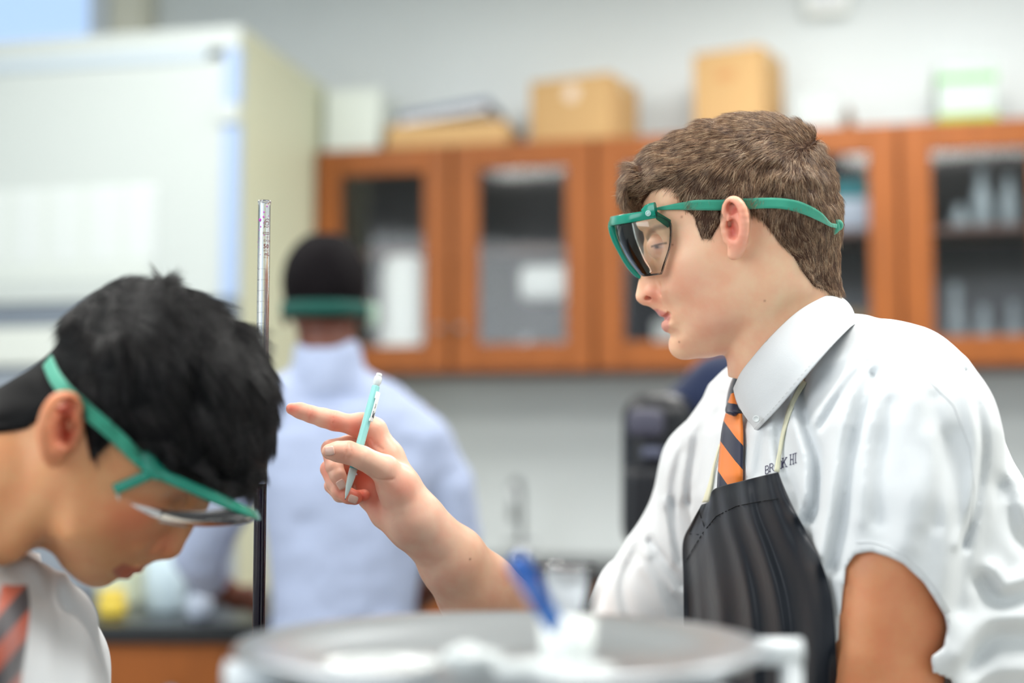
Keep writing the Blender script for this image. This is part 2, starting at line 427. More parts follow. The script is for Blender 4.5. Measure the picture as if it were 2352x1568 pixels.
def head_strap(name, fr, vol, topline, botline, off, material, parent, both=True, n=60, hi=0.125):
    """elastic band lying on the head: for each pixel pair march in from the side to the surface"""
    def surf(p2, side):
        w = np.linspace(hi, 0.0, 400); q = np.array([[p2[0], p2[1], side * t] for t in w]); f = vol.samp(q)
        k = np.argmax(f < off); 
        return w[k] if (f < off).any() else 0.0
    A = []; B = []
    T = catmull([fr.P(*p)[:2] for p in topline], n); Bt = catmull([fr.P(*p)[:2] for p in botline], n)
    def side_pts(C, s):
        # iterate so the pixel matches at the found depth
        ws = np.array([surf(c, s) for c in C])
        for i in range(2): ws = np.convolve(np.r_[ws[0], ws, ws[-1]], [.25, .5, .25], 'valid')
        return np.c_[C, s * ws]
    if both:
        t1, b1 = side_pts(T, -1), side_pts(Bt, -1); t2, b2 = side_pts(T, 1)[::-1], side_pts(Bt, 1)[::-1]
        A = np.vstack([t1, t2[1:]]); B = np.vstack([b1, b2[1:]])
    o = ribbon(name, fr.world(A), fr.world(B), material, parent, 0.0014, 5)
    uv_strip(o, len(A), 5); return o
# ------------------------------------------------------------------ the room; x runs along the back wall, y away from the camera
TH = math.radians(12.3)
_o = wp(720, 600, 4.81)
RM = Matrix.Translation((_o.x, _o.y, 0)) @ Matrix.Rotation(-TH, 4, 'Z'); RMi = RM.inverted()
def S(px, py, Y=0.0):             # where the view through this pixel meets the plane y = Y of the room: (x, z)
    o = RMi @ Vector(EYE); d = RMi.to_3x3() @ Vector(ray(px, py)); t = (Y - o.y) / d.y; p = o + d * t; return p.x, p.z
def RB(): return Box(RM)
def structure(o): o['kind'] = 'structure'; return o
def wall_mat(name, c):
    return mat(name, c, .75, spec=.2, bump=(90, .15, .003), var=(1.6, .035, (1, 1, 1)))
WALL = wall_mat('painted_wall', rgb(218, 224, 225)); WALLD = wall_mat('painted_wall_blue', rgb(172, 182, 196))
X0, X1, Y0, Y1, HT = -2.9, 4.2, -7.6, .36, 3.25
def tile_mat(name, c1, c2, s, gap):
    m, N, L, b = new_mat(name); tc = N.new('ShaderNodeTexCoord'); br = N.new('ShaderNodeTexBrick'); br.offset = 0; br.inputs['Scale'].default_value = s; br.inputs['Color1'].default_value = c1; br.inputs['Color2'].default_value = c2
    br.inputs['Mortar'].default_value = tuple(x * .6 for x in c1[:3]) + (1,); br.inputs['Mortar Size'].default_value = gap; br.inputs['Brick Width'].default_value = 1; br.inputs['Row Height'].default_value = 1
    L.new(tc.outputs['Object'], br.inputs[0]); L.new(br.outputs[0], b.inputs['Base Color']); b.inputs['Roughness'].default_value = .4; return m
structure(RB().box(X0, X1, Y0, Y1, -.1, 0, 0).done('floor', tile_mat('vinyl_floor', rgb(188, 184, 174), rgb(180, 177, 168), 3.3, .006)))
structure(RB().box(X0, X1, Y0, Y1, HT, HT + .1, 0).done('ceiling', tile_mat('ceiling_tile', rgb(238, 238, 234), rgb(234, 234, 230), 1.64, .012)))
wx0, wx1 = X0 + .35, S(250, 40, Y1)[0]; wz0 = 2.66; wz1 = 3.12
b = RB(); b.box(wx1, X1, Y1, Y1 + .12, 0, HT, 0).box(X0, wx0, Y1, Y1 + .12, 0, HT, 0).box(wx0, wx1, Y1, Y1 + .12, 0, wz0, 0).box(wx0, wx1, Y1, Y1 + .12, wz1, HT, 0); structure(b.done('wall_back', WALL))
structure(RB().box(X0 - .12, X0, Y0, Y1, 0, HT, 0).done('wall_left', WALL))
structure(RB().box(X1, X1 + .12, Y0, Y1, 0, HT, 0).done('wall_right', WALL))
b = RB(); b.box(X0, X1, Y0 - .12, Y0, 0, .9, 0).box(X0, X1, Y0 - .12, Y0, 2.6, HT, 0).box(X0, X0 + .5, Y0 - .12, Y0, .9, 2.6, 0).box(X1 - .5, X1, Y0 - .12, Y0, .9, 2.6, 0); structure(b.done('wall_front', WALL))
TRIMC = mat('cream_paint', rgb(226, 224, 206), .5); TRIMW = mat('white_trim', rgb(232, 238, 244), .4)
w1 = RB(); w1.box(wx0, wx1, Y1 - .02, Y1 + .06, wz0 - .04, wz0, .004).box(wx0, wx1, Y1 - .02, Y1 + .06, wz1, wz1 + .04, .004); w1.box(wx1 - .075, wx1, Y1 - .02, Y1 + .06, wz0, wz1, .004).box(wx0, wx0 + .075, Y1 - .02, Y1 + .06, wz0, wz1, .004)
w1 = structure(w1.done('window_1', TRIMW))
g = RB(); g.box(wx0 + .07, wx1 - .07, Y1 + .02, Y1 + .028, wz0, wz1, 0); g = g.done('window_pane', mat('left_daylight', rgb(176, 204, 240), .1, emit=.75)); g.parent = w1
xp0, xp1 = S(256, 40, Y1 - .1)[0], S(332, 40, Y1 - .1)[0]
structure(RB().box(xp0, xp1, Y1 - .12, Y1, 0, HT, .006).done('trim_1', TRIMC))
xq = S(350, 40, Y1 - .02)[0]
structure(RB().box(xp1, xq, Y1 - .02, Y1, 0, HT, .002).done('trim_2', mat('dark_joint', rgb(112, 112, 116), .6)))
structure(RB().box(X0, X1, Y1 - .015, Y1, 0, .10, .003).done('baseboard_back', mat('baseboard_vinyl', rgb(70, 66, 64), .5)))
# lamp housings of the ceiling panels
LAMP = mat('lamp_diffuser', rgb(250, 250, 246), .5, emit=2.0); LF = mat('lamp_housing', rgb(225, 228, 228), .4)
for i, (x, y) in enumerate([(0.9, 0.9), (-1.1, 1.4), (0.9, 3.4), (-1.2, 3.2), (2.6, 2.2)]):
    cl = empty('ceiling_light', (x, y, HT), ['flat ceiling light panel above the student with the pencil', 'flat ceiling light panel above the black-haired student', 'flat ceiling light panel before the wooden wall cabinets', 'flat ceiling light panel before the fume hood', 'flat ceiling light panel nearest the right-hand wall'][i], 'ceiling light', 'flat light panels on the ceiling')
    bx_ = Box(); bx_.box(x - .6, x + .6, y - .32, y - .29, HT - .05, HT, .003).box(x - .6, x + .6, y + .29, y + .32, HT - .05, HT, .003).box(x - .6, x - .57, y - .3, y + .3, HT - .05, HT, .003).box(x + .57, x + .6, y - .3, y + .3, HT - .05, HT, .003); bx_.done('lamp_frame', LF, cl)
    Box().box(x - .57, x + .57, y - .29, y + .29, HT - .03, HT - .02, 0).done('lamp_diffuser', LAMP, cl)
# ------------------------------------------------------------------ furniture along the back wall
def wood_mat(name, c, dark=.25):
    m, N, L, b = new_mat(name); tc = N.new('ShaderNodeTexCoord'); mp = N.new('ShaderNodeMapping'); mp.inputs['Scale'].default_value = (14, 14, 1.6); L.new(tc.outputs['Object'], mp.inputs[0])
    t = N.new('ShaderNodeTexNoise'); t.inputs['Scale'].default_value = 2.2; t.inputs['Detail'].default_value = 6; t.inputs['Distortion'].default_value = 1.2; L.new(mp.outputs[0], t.inputs[0])
    r = N.new('ShaderNodeValToRGB'); r.color_ramp.elements[0].position = .3; r.color_ramp.elements[1].position = .7; r.color_ramp.elements[0].color = tuple(x * (1 - dark) for x in c[:3]) + (1,); r.color_ramp.elements[1].color = c
    L.new(t.outputs[0], r.inputs[0]); L.new(r.outputs[0], b.inputs['Base Color']); b.inputs['Roughness'].default_value = .5; b.inputs['Specular IOR Level'].default_value = .3; return m
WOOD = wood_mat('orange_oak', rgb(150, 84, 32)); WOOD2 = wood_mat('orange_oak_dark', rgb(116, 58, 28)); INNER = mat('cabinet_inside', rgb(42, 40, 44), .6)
GLASS = lens_mat('cabinet_glass', (.97, .98, .985, 1))
ztop = S(1200, 322, 0)[1]; zbot = S(1200, 853, 0)[1]
xe = [S(720, 600)[0] + (S(2070, 600)[0] - S(720, 600)[0]) * k / 4 for k in range(9)]
zsh = zbot + .565 * (ztop - zbot); DEP = .34; names = ['wooden wall cabinet with two glass doors, at the end beside the fume hood', 'wooden wall cabinet with two glass doors, behind the brown-haired student', 'wooden wall cabinet with two glass doors, under the green-striped box', 'wooden wall cabinet with two glass doors, at the right-hand end of the row']
cabs = []
for u in range(4):
    a, c = xe[2 * u], xe[2 * u + 2]
    root = empty('wall_cabinet', tuple(RM @ Vector(((a + c) / 2, DEP / 2, zbot))), names[u], 'cabinet', 'glass-fronted cabinets on the back wall')
    q = RB(); q.box(a + .001, a + .02, .02, DEP, zbot, ztop, .001).box(c - .02, c - .001, .02, DEP, zbot, ztop, .001).box(a + .001, c - .001, .02, DEP, ztop - .02, ztop, .001).box(a + .001, c - .001, .02, DEP, zbot, zbot + .02, .001)
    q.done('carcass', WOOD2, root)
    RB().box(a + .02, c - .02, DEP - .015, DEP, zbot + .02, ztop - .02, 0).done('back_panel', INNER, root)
    RB().box(a + .02, c - .02, .20 if u == 0 else .05, DEP - .02, zsh - .01, zsh + .01, .001).done('shelf', mat('cabinet_shelf', rgb(128, 100, 92), .5) if u == 0 else bpy.data.materials['cabinet_shelf'], root)
    for k in range(2):
        l, r = xe[2 * u + k] + .006, xe[2 * u + k + 1] - .006; sw = .088; z0, z1 = zbot + .004, ztop - .004
        d = RB(); d.box(l, l + sw, 0, .02, z0, z1, .004).box(r - sw, r, 0, .02, z0, z1, .004).box(l + sw, r - sw, 0, .02, z1 - sw, z1, .004).box(l + sw, r - sw, 0, .02, z0, z0 + sw, .004)
        d = d.done('door', WOOD, root)
        g = RB().box(l + sw - .005, r - sw + .005, .008, .013, z0 + sw - .005, z1 - sw + .005, 0).done('glass_pane', GLASS, None); g.parent = d
        hx = r - .03 if k == 0 else l + .03
        hd_ = RB().lathe([(0, -.022), (.009, -.022), (.012, -.016), (.006, -.010), (.005, 0)], 16, Matrix.Translation((hx, 0, z0 + .14)) @ Matrix.Rotation(-math.pi / 2, 4, 'X')).done('knob', mat('steel_knob', rgb(150, 150, 152), .3, 1.0) if not bpy.data.materials.get('steel_knob') else bpy.data.materials['steel_knob'], None, True); hd_.parent = d
    cabs.append(root)
# things inside the cabinets
def rbox_thing(name, label, cat, px0, px1, py0, py1, Y, depth, m, group=None, bev=.01, zfloor=None, parts=None):
    x0, zt = S(px0, py0, Y); x1, zb = S(px1, py1, Y)
    if zfloor is not None: zb = zfloor
    o = RB().box(x0, x1, Y, Y + depth, zb, zt, bev).done(name, m); smooth_by_angle(o); tag(o, label, cat, group); return o, (x0, x1, zb, zt)
PLW = mat('white_plastic', rgb(244, 248, 244), .4); PLG = mat('pale_green_plastic', rgb(120, 180, 165), .4); BLK = mat('black_plastic', rgb(24, 26, 30), .35); GREYP = mat('grey_plastic', rgb(150, 158, 168), .4)
zf = zbot + .021; zm = zsh + .0105
x0, zt = S(868, 588, .05); x1, _ = S(972, 588, .05)
jug = empty('plastic_jug', tuple(RM @ Vector(((x0 + x1) / 2, .13, zf))), 'tall white plastic jug with green foot behind the first cabinet door', 'jug')
xc = (x0 + x1) / 2; jr = (x1 - x0) / 2
RB().lathe([(0, 0), (jr * 1.05, 0), (jr * 1.12, .02), (jr * 1.1, .10), (jr * .95, .16), (jr, zt - zf - .05), (jr * .85, zt - zf - .015), (jr * .8, zt - zf), (0, zt - zf)], 24, Matrix.Translation((xc, .105, zf)) @ Matrix.Diagonal((1, .75, 1, 1))).done('jug_body', PLW, jug, True)
RB().lathe([(jr * .9, 0), (jr * 1.16, 0), (jr * 1.2, .03), (jr * .9, .03)], 24, Matrix.Translation((xc, .105, zf)) @ Matrix.Diagonal((1, .75, 1, 1))).done('jug_foot', PLG, jug, True)
mi = empty('microscope', tuple(RM @ Vector((S(1240, 770, .12)[0], .14, zf))), 'black and white bench instrument lying behind the second cabinet door', 'instrument')
xa, xb = S(1130, 770, .1)[0], S(1330, 770, .1)[0]; mzt = S(1200, 612, .1)[1]
RB().box(xa, xb, .08, .24, zf, zf + .035, .012).done('instrument_base', BLK, mi)
RB().tube([(xa + .04, .15, zf + .05), (xb - .05, .15, zf + .13)], .03, 16).done('instrument_arm', BLK, mi, True)
h0 = S(1195, 620, .1)[0]; h1 = S(1322, 620, .1)[0]
smooth_by_angle(RB().box(h0, h1, .07, .21, mzt - .115, mzt, .025).done('instrument_head', PLW, mi))
RB().tube([(xa + .03, .10, zf + .04), (xa + .12, .10, zf + .085), (h0 + .04, .10, zf + .12)], .014, 12).done('instrument_tube', mat('bright_steel', rgb(180, 186, 192), .25, 1), mi, True)
RB().lathe([(0, 0), (.032, .0), (.032, .02), (0, .02)], 20, Matrix.Translation((h1 - .02, .07, zf + .055)) @ Matrix.Rotation(math.pi / 2, 4, 'X')).done('instrument_knob', GREYP, mi, True)
rbox_thing('storage_tub', 'low white tub at the bottom behind the third cabinet door', 'tub', 1500, 1600, 735, 800, .08, .15, PLW, zfloor=zf)
rbox_thing('folded_cloth', 'teal folded cloth lying on a grey tray in the fourth cabinet', 'cloth', 1870, 2012, 415, 455, .085, .15, mat('teal_cloth', rgb(40, 120, 128), .8), zfloor=None)
rbox_thing('shallow_tray', 'pale grey tray on the shelf under the teal cloth', 'tray', 1860, 2018, 458, 520, .07, .18, mat('pale_tray', rgb(190, 200, 216), .4), zfloor=zm)
rbox_thing('cardboard_pack', 'tan pack at the bottom of the fourth cabinet', 'pack', 1900, 2010, 715, 780, .1, .15, mat('tan_card', rgb(176, 140, 80), .7), zfloor=zf)
GLS = mat('glassware', rgb(200, 215, 222), .15, spec=.7); GLS.node_tree.nodes['Principled BSDF'].inputs['Alpha'].default_value = .55
for px, r_, py, z_, lab in [(2205, .028, 470, 'm', 'small grey beaker at the left of the shelf in the rightmost visible cabinet'), (2255, .030, 385, 'm', 'tall glass flask on the shelf in the rightmost visible cabinet'), (2318, .030, 400, 'm', 'glass flask beside the tall flask on the cabinet shelf'),
                            (2195, .030, 650, 'f', 'tall glass cylinder at the bottom of the rightmost visible cabinet'), (2260, .032, 700, 'f', 'low beaker between glass cylinder and end flask, cabinet bottom'), (2330, .030, 690, 'f', 'rounded flask at the cabinet bottom nearest the picture edge')]:
    z0 = zm if z_ == 'm' else zf; x, zt = S(px, py, .12); H_ = zt - z0
    o = RB().lathe([(0, 0), (r_, 0), (r_ * 1.05, .01), (r_, H_ * .5), (r_ * .55, H_ * .75), (r_ * .5, H_ * .97), (r_ * .62, H_), (r_ * .45, H_ * .97), (r_ * .45, H_ * .75), (r_ * .9, H_ * .45), (r_ * .9, .012), (0, .012)], 24, Matrix.Translation((x, .14, z0))).done('glass_flask', GLS, None, True)
    tag(o, lab, 'glassware', 'glassware in the rightmost cabinets')
# on top of the cabinets
CARD = mat('cardboard', rgb(196, 160, 112), .75, spec=.2, bump=(30, .1, .002)); CARDD = mat('cardboard_tape', rgb(208, 186, 150), .5)
def carton(label, px0, px1, py0, Y, dep, turn=0):
    x0, zt = S(px0, py0, Y); x1, _ = S(px1, py0, Y); root = empty('cardboard_box', tuple(RM @ Vector(((x0 + x1) / 2, Y + dep / 2, ztop))), label, 'box', 'cardboard boxes on the cabinets')
    TM = RM @ Matrix.Translation((x1, Y, 0)) @ Matrix.Rotation(-math.radians(turn), 4, 'Z') @ Matrix.Translation((-x1, -Y, 0)); rb_ = lambda: Box(TM)
    rb_().box(x0, x1, Y, Y + dep, ztop + .001, zt - .004, .003).done('box_body', CARD, root)
    for s in (0, 1):
        ya, yb = (Y, Y + dep / 2 - .002) if s == 0 else (Y + dep / 2 + .002, Y + dep); rb_().box(x0 + .001, x1 - .001, ya, yb, zt - .004, zt, .001).done('box_flap', CARD, root)
    rb_().box(x0 - .0006, x1 + .0006, Y + dep / 2 - .025, Y + dep / 2 + .025, zt - .04, zt + .0008, .0004).done('packing_tape', CARDD, root)
    return root, x0, x1, zt, rb_
r, x0, x1, zt, rb_ = carton('wide cardboard box with a pale round label on top of the cabinets', 1200, 1400, 176, .02, .25, 15)
cx, cz = S(1305, 208, .018); rb_().lathe([(0, 0), (.028, 0), (.028, .001), (0, .001)], 24, Matrix.Translation((cx, .0195, cz)) @ Matrix.Rotation(math.pi / 2, 4, 'X')).done('round_label', mat('pale_sticker', rgb(226, 206, 186), .6), r)
r, x0, x1, zt, rb_ = carton('tall cardboard box with a printed oval mark on top of the cabinets', 1580, 1748, 112, .02, .22, 17)
cx, cz = S(1660, 165, .018); rb_().lathe([(0, 0), (.035, 0), (.035, .001), (0, .001)], 24, Matrix.Translation((cx, .0195, cz)) @ Matrix.Rotation(math.pi / 2, 4, 'X') @ Matrix.Diagonal((1, .5, 1, 1))).done('printed_mark', mat('brown_print', rgb(190, 140, 90), .7), r)
r, x0, x1, zt, rb_ = carton('flat cardboard box with a dark binder lying on it', 888, 1162, 288, .03, .26)
bn = RB(); M_ = Matrix.Translation((x0 + .19, .16, zt + .049)) @ Matrix.Rotation(math.radians(-7), 4, 'Y'); bn.box(-.165, .165, -.12, .12, -.012, .012, .004, M_); bo = bn.done('ring_binder', mat('blue_grey_binder', rgb(112, 122, 144), .5)); tag(bo, 'blue-grey binder lying tilted on the flat cardboard box', 'binder')
pg_ = RB(); pg_.box(-.150, .150, -.115, .115, -.0295, -.0125, .001, M_); tag(pg_.done('paper_stack', mat('paper', rgb(232, 234, 236), .7)), 'white paper stack under the blue-grey binder', 'paper')
rbox_thing('file_box', 'pale off-white box at the left end on top of the cabinets', 'box', 735, 870, 205, .05, .25, .05, PLW) if False else None
x0, zt = S(745, 208, .05); x1, _ = S(872, 208, .05); o = RB().box(x0, x1, .05, .30, ztop + .001, zt, .006).done('file_box', mat('offwhite_box', rgb(216, 224, 218), .7)); tag(o, 'off-white file box at the hood end on top of the cabinets', 'box')
x0, zt = S(1822, 215, .05); x1, _ = S(1925, 215, .05); o = RB().box(x0, x1, .05, .27, ztop + .001, zt, .006).done('white_carton', mat('white_carton', rgb(178, 184, 184), .7)); tag(o, 'white carton on the cabinets between tall cardboard box and green-striped box', 'box')
x0, zt = S(1936, 238, .05); x1, _ = S(1962, 238, .05); o = RB().lathe([(0, 0), ((x1 - x0) / 2, 0), ((x1 - x0) / 2, (zt - ztop) * .7), (.008, zt - ztop - .02), (.008, zt - ztop), (0, zt - ztop)], 16, Matrix.Translation(((x0 + x1) / 2, .1, ztop + .001))).done('brown_bottle', mat('brown_bottle', rgb(112, 92, 74), .3), None, True); tag(o, 'small brown bottle on top of the cabinets beside the white carton', 'bottle')
gb = empty('striped_carton', tuple(RM @ Vector((S(2220, 280, .05)[0], .15, ztop))), 'white box with two green stripes on top of the cabinets', 'box')
x0, zt = S(2152, 142, .05); x1, _ = S(2288, 142, .05)
RB().box(x0, x1, .05, .26, ztop + .001, zt, .004).done('box_body', mat('white_card', rgb(176, 188, 184), .6), gb)
for pa, pb, c in ((172, 188, (110, 170, 96)), (262, 280, (132, 168, 60))):
    RB().box(x0 - .001, x1 + .001, .049, .261, S(2200, pb, .05)[1], S(2200, pa, .05)[1], .0005).done('green_stripe', mat('green_stripe', rgb(*c), .6), gb)
# small white device high on the wall
sx0, sz0 = S(1850, 35, Y1 - .06); sx1, _ = S(1950, 35, Y1 - .06); sp = empty('wall_speaker', tuple(RM @ Vector(((sx0 + sx1) / 2, Y1, sz0))), 'white square speaker box high on the back wall', 'speaker')
smooth_by_angle(RB().box(sx0, sx1, Y1 - .07, Y1 - .002, sz0, sz0 + .17, .012).done('speaker_case', PLW, sp)); RB().box(sx0 + .02, sx1 - .02, Y1 - .075, Y1 - .069, sz0 + .02, sz0 + .15, .002).done('speaker_grille', mat('pale_grille', rgb(214, 218, 222), .6), sp)
# counter and base cabinets along the wall
CT = mat('black_worktop', rgb(30, 34, 38), .3, spec=.5); 
ct = RB().box(.0, X1 - .02, -.28, Y1 - .002, .865, .90, .004).done('worktop', CT); tag(ct, 'long black worktop along the back wall', 'worktop')
xs = np.linspace(0.02, 3.62, 7)
for i in range(6):
    a, c = xs[i] + .003, xs[i + 1] - .003; root = empty('base_cabinet', tuple(RM @ Vector(((a + c) / 2, 0, 0))), ['wooden base cabinet nearest the fume hood under the wall counter', 'second wooden base cabinet from the fume hood under the wall counter', 'third wooden base cabinet from the fume hood under the wall counter', 'fourth wooden base cabinet from the fume hood under the wall counter', 'fifth wooden base cabinet from the fume hood under the wall counter', 'wooden base cabinet at the far right end of the wall counter'][i], 'cabinet', 'base cabinets under the wall counter')
    RB().box(a, c, -.24, Y1 - .02, .10, .864, .002).done('carcass', WOOD2, root); RB().box(a + .01, c - .01, -.18, Y1 - .02, 0.002, .10, .001).done('plinth', BLK, root)
    for (za, zb_, nm) in ((.70, .855, 'drawer'), (.11, .69, 'door')):
        d = RB().box(a + .004, c - .004, -.26, -.241, za, zb_, .003).done(nm, WOOD, root); k = RB().lathe([(0, -.022), (.009, -.022), (.012, -.016), (.006, -.010), (.005, 0)], 12, Matrix.Translation(((a + c) / 2, -.26, (za + zb_) / 2)) @ Matrix.Rotation(-math.pi / 2, 4, 'X')).done('knob', bpy.data.materials['steel_knob'], None, True); k.parent = d
# gooseneck tap
tx, _ = S(1175, 1290, -.05); tp_ = empty('sink_tap', tuple(RM @ Vector((tx, .1, .90))), 'grey gooseneck lab tap on the black wall counter', 'tap'); CH = mat('satin_steel', rgb(176, 180, 184), .3, 1)
RB().lathe([(0, 0), (.025, 0), (.025, .01), (.014, .02), (.012, .06), (0, .06)], 20, Matrix.Translation((tx, .1, .901))).done('tap_base', CH, tp_, True)
RB().tube([(tx, .1, .95)] + [(tx, .1 - .07 + .07 * math.cos(a), 1.09 + .07 * math.sin(a)) for a in np.linspace(0, math.pi, 12)] + [(tx, -.04, 1.03)], .009, 12).done('tap_spout', CH, tp_, True)
RB().tube([(tx - .05, .1, .955), (tx + .05, .1, .955)], .007, 10).done('tap_handle', CH, tp_, True)

# ------------------------------------------------------------------ fume hood at the left
xs_ = -.004; Yf = -.2
lo_, hi_ = -1.6, 0.0            # the front plane is where its right edge is seen at x = 545
for _ in range(40):
    Yf = (lo_ + hi_) / 2
    if S(545, 500, Yf)[0] < xs_: hi_ = Yf
    else: lo_ = Yf
hz = S(535, 58, Yf)[1]; hx0 = X0 + .25
fh = empty('fume_hood', tuple(RM @ Vector(((hx0 + xs_) / 2, Yf + .2, 0))), 'large pale fume hood with white sash and cream side panel', 'fume hood')
CRM = mat('cream_enamel', rgb(204, 208, 182), .5); PW_ = mat('white_enamel', rgb(192, 200, 198), .35); BLG = mat('blue_grey_trim', rgb(160, 182, 216), .4); DG = mat('slate_grey', rgb(116, 126, 138), .45)
def zf_(py, px=260): return S(px, py, Yf)[1]
def xf_(px): return S(px, 500, Yf)[0]
RB().box(xs_ - .03, xs_, Yf + .03, Y1 - .001, 0, hz - .0, .003).done('side_panel', CRM, fh)
RB().box(hx0, xs_ - .032, Yf + .04, Y1 - .03, .0, hz - .01, .003).done('hood_body', PW_, fh)
RB().box(hx0, xs_ - .0, Yf, Yf + .03, zf_(128), hz + .0, .004).done('top_rail', PW_, fh)
RB().box(hx0, xf_(470), Yf - .002, Yf + .01, zf_(150), zf_(122), .002).done('top_track', mat('pale_blue_grey', rgb(186, 200, 210), .4), fh)
RB().box(hx0, xf_(508), Yf + .004, Yf + .03, zf_(690), zf_(150), .003).done('sash_panel', PW_, fh)
RB().box(xf_(508), xf_(545), Yf, Yf + .03, zf_(690), zf_(300), .003).done('side_trim', BLG, fh)
RB().box(xf_(508), xf_(545), Yf, Yf + .03, zf_(250), zf_(128), .003).done('side_trim', BLG, fh)
RB().box(xf_(500), xf_(545), Yf - .012, Yf + .03, zf_(298), zf_(252), .006).done('sash_latch', PW_, fh)
RB().box(hx0, xs_, Yf + .01, Yf + .035, zf_(745), zf_(694), .003).done('air_slot', DG, fh)
RB().box(hx0, xs_, Yf - .01, Yf + .03, zf_(838), zf_(748), .006).done('lower_rail', mat('offwhite_enamel', rgb(214, 220, 214), .4), fh)
RB().box(hx0, xs_, Yf + .01, Yf + .035, .05, zf_(842), .003).done('lower_front', mat('grey_blue_enamel', rgb(150, 160, 172), .5), fh)
ch = empty('blind_reflection', tuple(RM @ Vector((xf_(200), Yf, zf_(530)))), 'faint white chart of the window blinds, built from small cards, on the fume hood sash', 'reflection')  # window blinds mirrored in the sash, built as whiter cards
RB().box(xf_(2) - .3, xf_(345), Yf + .0015, Yf + .0035, zf_(640), zf_(425), .0005).done('reflection_sheet', mat('pale_reflection', rgb(204, 212, 208), .6), ch)
cm = mat('white_reflection_gloss', rgb(214, 221, 221), .3)
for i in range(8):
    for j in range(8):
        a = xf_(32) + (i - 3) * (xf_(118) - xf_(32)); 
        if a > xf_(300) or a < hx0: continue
        za, zb_ = zf_(430 + j * 21), zf_(430 + j * 21 + 17); RB().box(a, a + (xf_(96) - xf_(32)), Yf - .0005, Yf + .0013, zb_, za, .0003).done('reflection_card', cm, ch)
# ------------------------------------------------------------------ side bench with drawers behind the black-haired boy
pyf = 2.96; xr = (655 - CX) / FPX * 2.96
sbn = Box().box(-2.6, xr, pyf - .02, pyf + .72, .865, .90, .004).done('worktop', CT); tag(sbn, 'black worktop of the drawer bench left of the striped-shirt student', 'worktop')
xs = [xr - .012 - .42 * k for k in range(5)]
for k in range(4):
    a, c = xs[k + 1] + .003, xs[k] - .003
    root = empty('drawer_cabinet', ((a + c) / 2, pyf + .35, 0), ['orange drawer cabinet with blue-grey knob at the side bench end by the burette', 'second orange drawer cabinet from the right end of the side bench', 'third orange drawer cabinet from the right end of the side bench', 'orange drawer cabinet furthest from the burette under the side bench'][k], 'cabinet', 'drawer cabinets under the side bench')
    Box().box(a, c, pyf + .02, pyf + .70, .09, .864, .002).done('carcass', WOOD2, root); Box().box(a + .01, c - .01, pyf + .06, pyf + .66, .002, .09, .001).done('plinth', BLK, root)
    for j in range(3):
        za, zb_ = .10 + j * .255, .10 + (j + 1) * .255 - .006
        d = Box().box(a + .004, c - .004, pyf, pyf + .019, za, zb_, .003).done('drawer', WOOD, root)
        kb = Box().lathe([(0, -.030), (.016, -.030), (.022, -.024), (.021, -.016), (.009, -.010), (.008, 0)], 20, Matrix.Translation(((a + c) / 2, pyf, (za + zb_) / 2 + .02)) @ Matrix.Rotation(-math.pi / 2, 4, 'X')).done('knob', mat('blue_grey_knob', rgb(120, 150, 170), .3, .6) if not bpy.data.materials.get('blue_grey_knob') else bpy.data.materials['blue_grey_knob'], None, True); kb.parent = d
def on_bench(px, D): return (px - CX) / FPX * D
def bottle(name, label, cat, px, D, r, h, m, capm=None, neck=.4):
    x = on_bench(px, D); root = empty(name, (x, D, .90), label, cat)
    Box().lathe([(0, 0), (r * .92, 0), (r, .008), (r, h * .68), (r * neck * 1.1, h * .86), (r * neck, h * .9), (r * neck, h), (0, h)], 28, Matrix.Translation((x, D, .901))).done('bottle_body', m, root, True)
    Box().lathe([(0, 0), (r * neck * 1.25, 0), (r * neck * 1.25, h * .12), (r * neck * .9, h * .14), (0, h * .14)], 24, Matrix.Translation((x, D, .901 + h))).done('cap', capm or PLW, root, True); return root
bottle('wash_bottle', 'pale blue-white plastic bottle on the side bench', 'bottle', 388, 3.2, .045, .17, mat('pale_blue_plastic', rgb(196, 216, 226), .35), PLW)
bottle('reagent_bottle', 'yellow-capped squat jar with pale body on the side bench', 'jar', 268, 3.10, .030, .05, mat('yellow_plastic', rgb(236, 208, 84), .4), mat('yellow_cap', rgb(240, 214, 90), .4), .8)
o = Box().box(on_bench(245, 3.35), on_bench(330, 3.35), 3.3, 3.42, .901, .985, .006).done('tissue_box', mat('pale_green_card', rgb(206, 216, 192), .6)); tag(o, 'pale green tissue box behind the yellow jar', 'box')
o = Box().box(on_bench(425, 3.45), on_bench(520, 3.45), 3.4, 3.5, .901, .96, .01).done('plastic_basket', mat('slate_blue_plastic', rgb(92, 108, 128), .5)); tag(o, 'dark slate tray at the back of the side bench', 'tray')
bottle('round_flask', 'small clear-white flask held near the striped student\'s elbow', 'flask', 466, 3.06, .028, .06, mat('frosted_white', rgb(176, 188, 206), .3), PLW, .5)
# ------------------------------------------------------------------ the narrow bench in front
LB = Box().box(-.285, .125, .42, 1.56, .865, .90, .004).done('worktop', CT); tag(LB, 'black worktop of the narrow bench under the steel drum and burette stand', 'worktop')
root = empty('bench_cabinet', (-.08, 1.0, 0), 'wooden cupboard carrying the narrow front bench', 'cabinet')
Box().box(-.265, .105, .46, 1.52, .09, .864, .003).done('carcass', WOOD2, root); Box().box(-.25, .09, .5, 1.48, .002, .09, .001).done('plinth', BLK, root)
for k in range(2):
    d = Box().box(-.262 + .185 * k, -.082 + .185 * k, .441, .459, .10, .855, .003).done('door', WOOD, root); kb = Box().lathe([(0, -.022), (.009, -.022), (.012, -.016), (.006, -.010), (.005, 0)], 12, Matrix.Translation((-.10 + .04 * k, .441, .5)) @ Matrix.Rotation(-math.pi / 2, 4, 'X')).done('knob', bpy.data.materials['steel_knob'], None, True); kb.parent = d
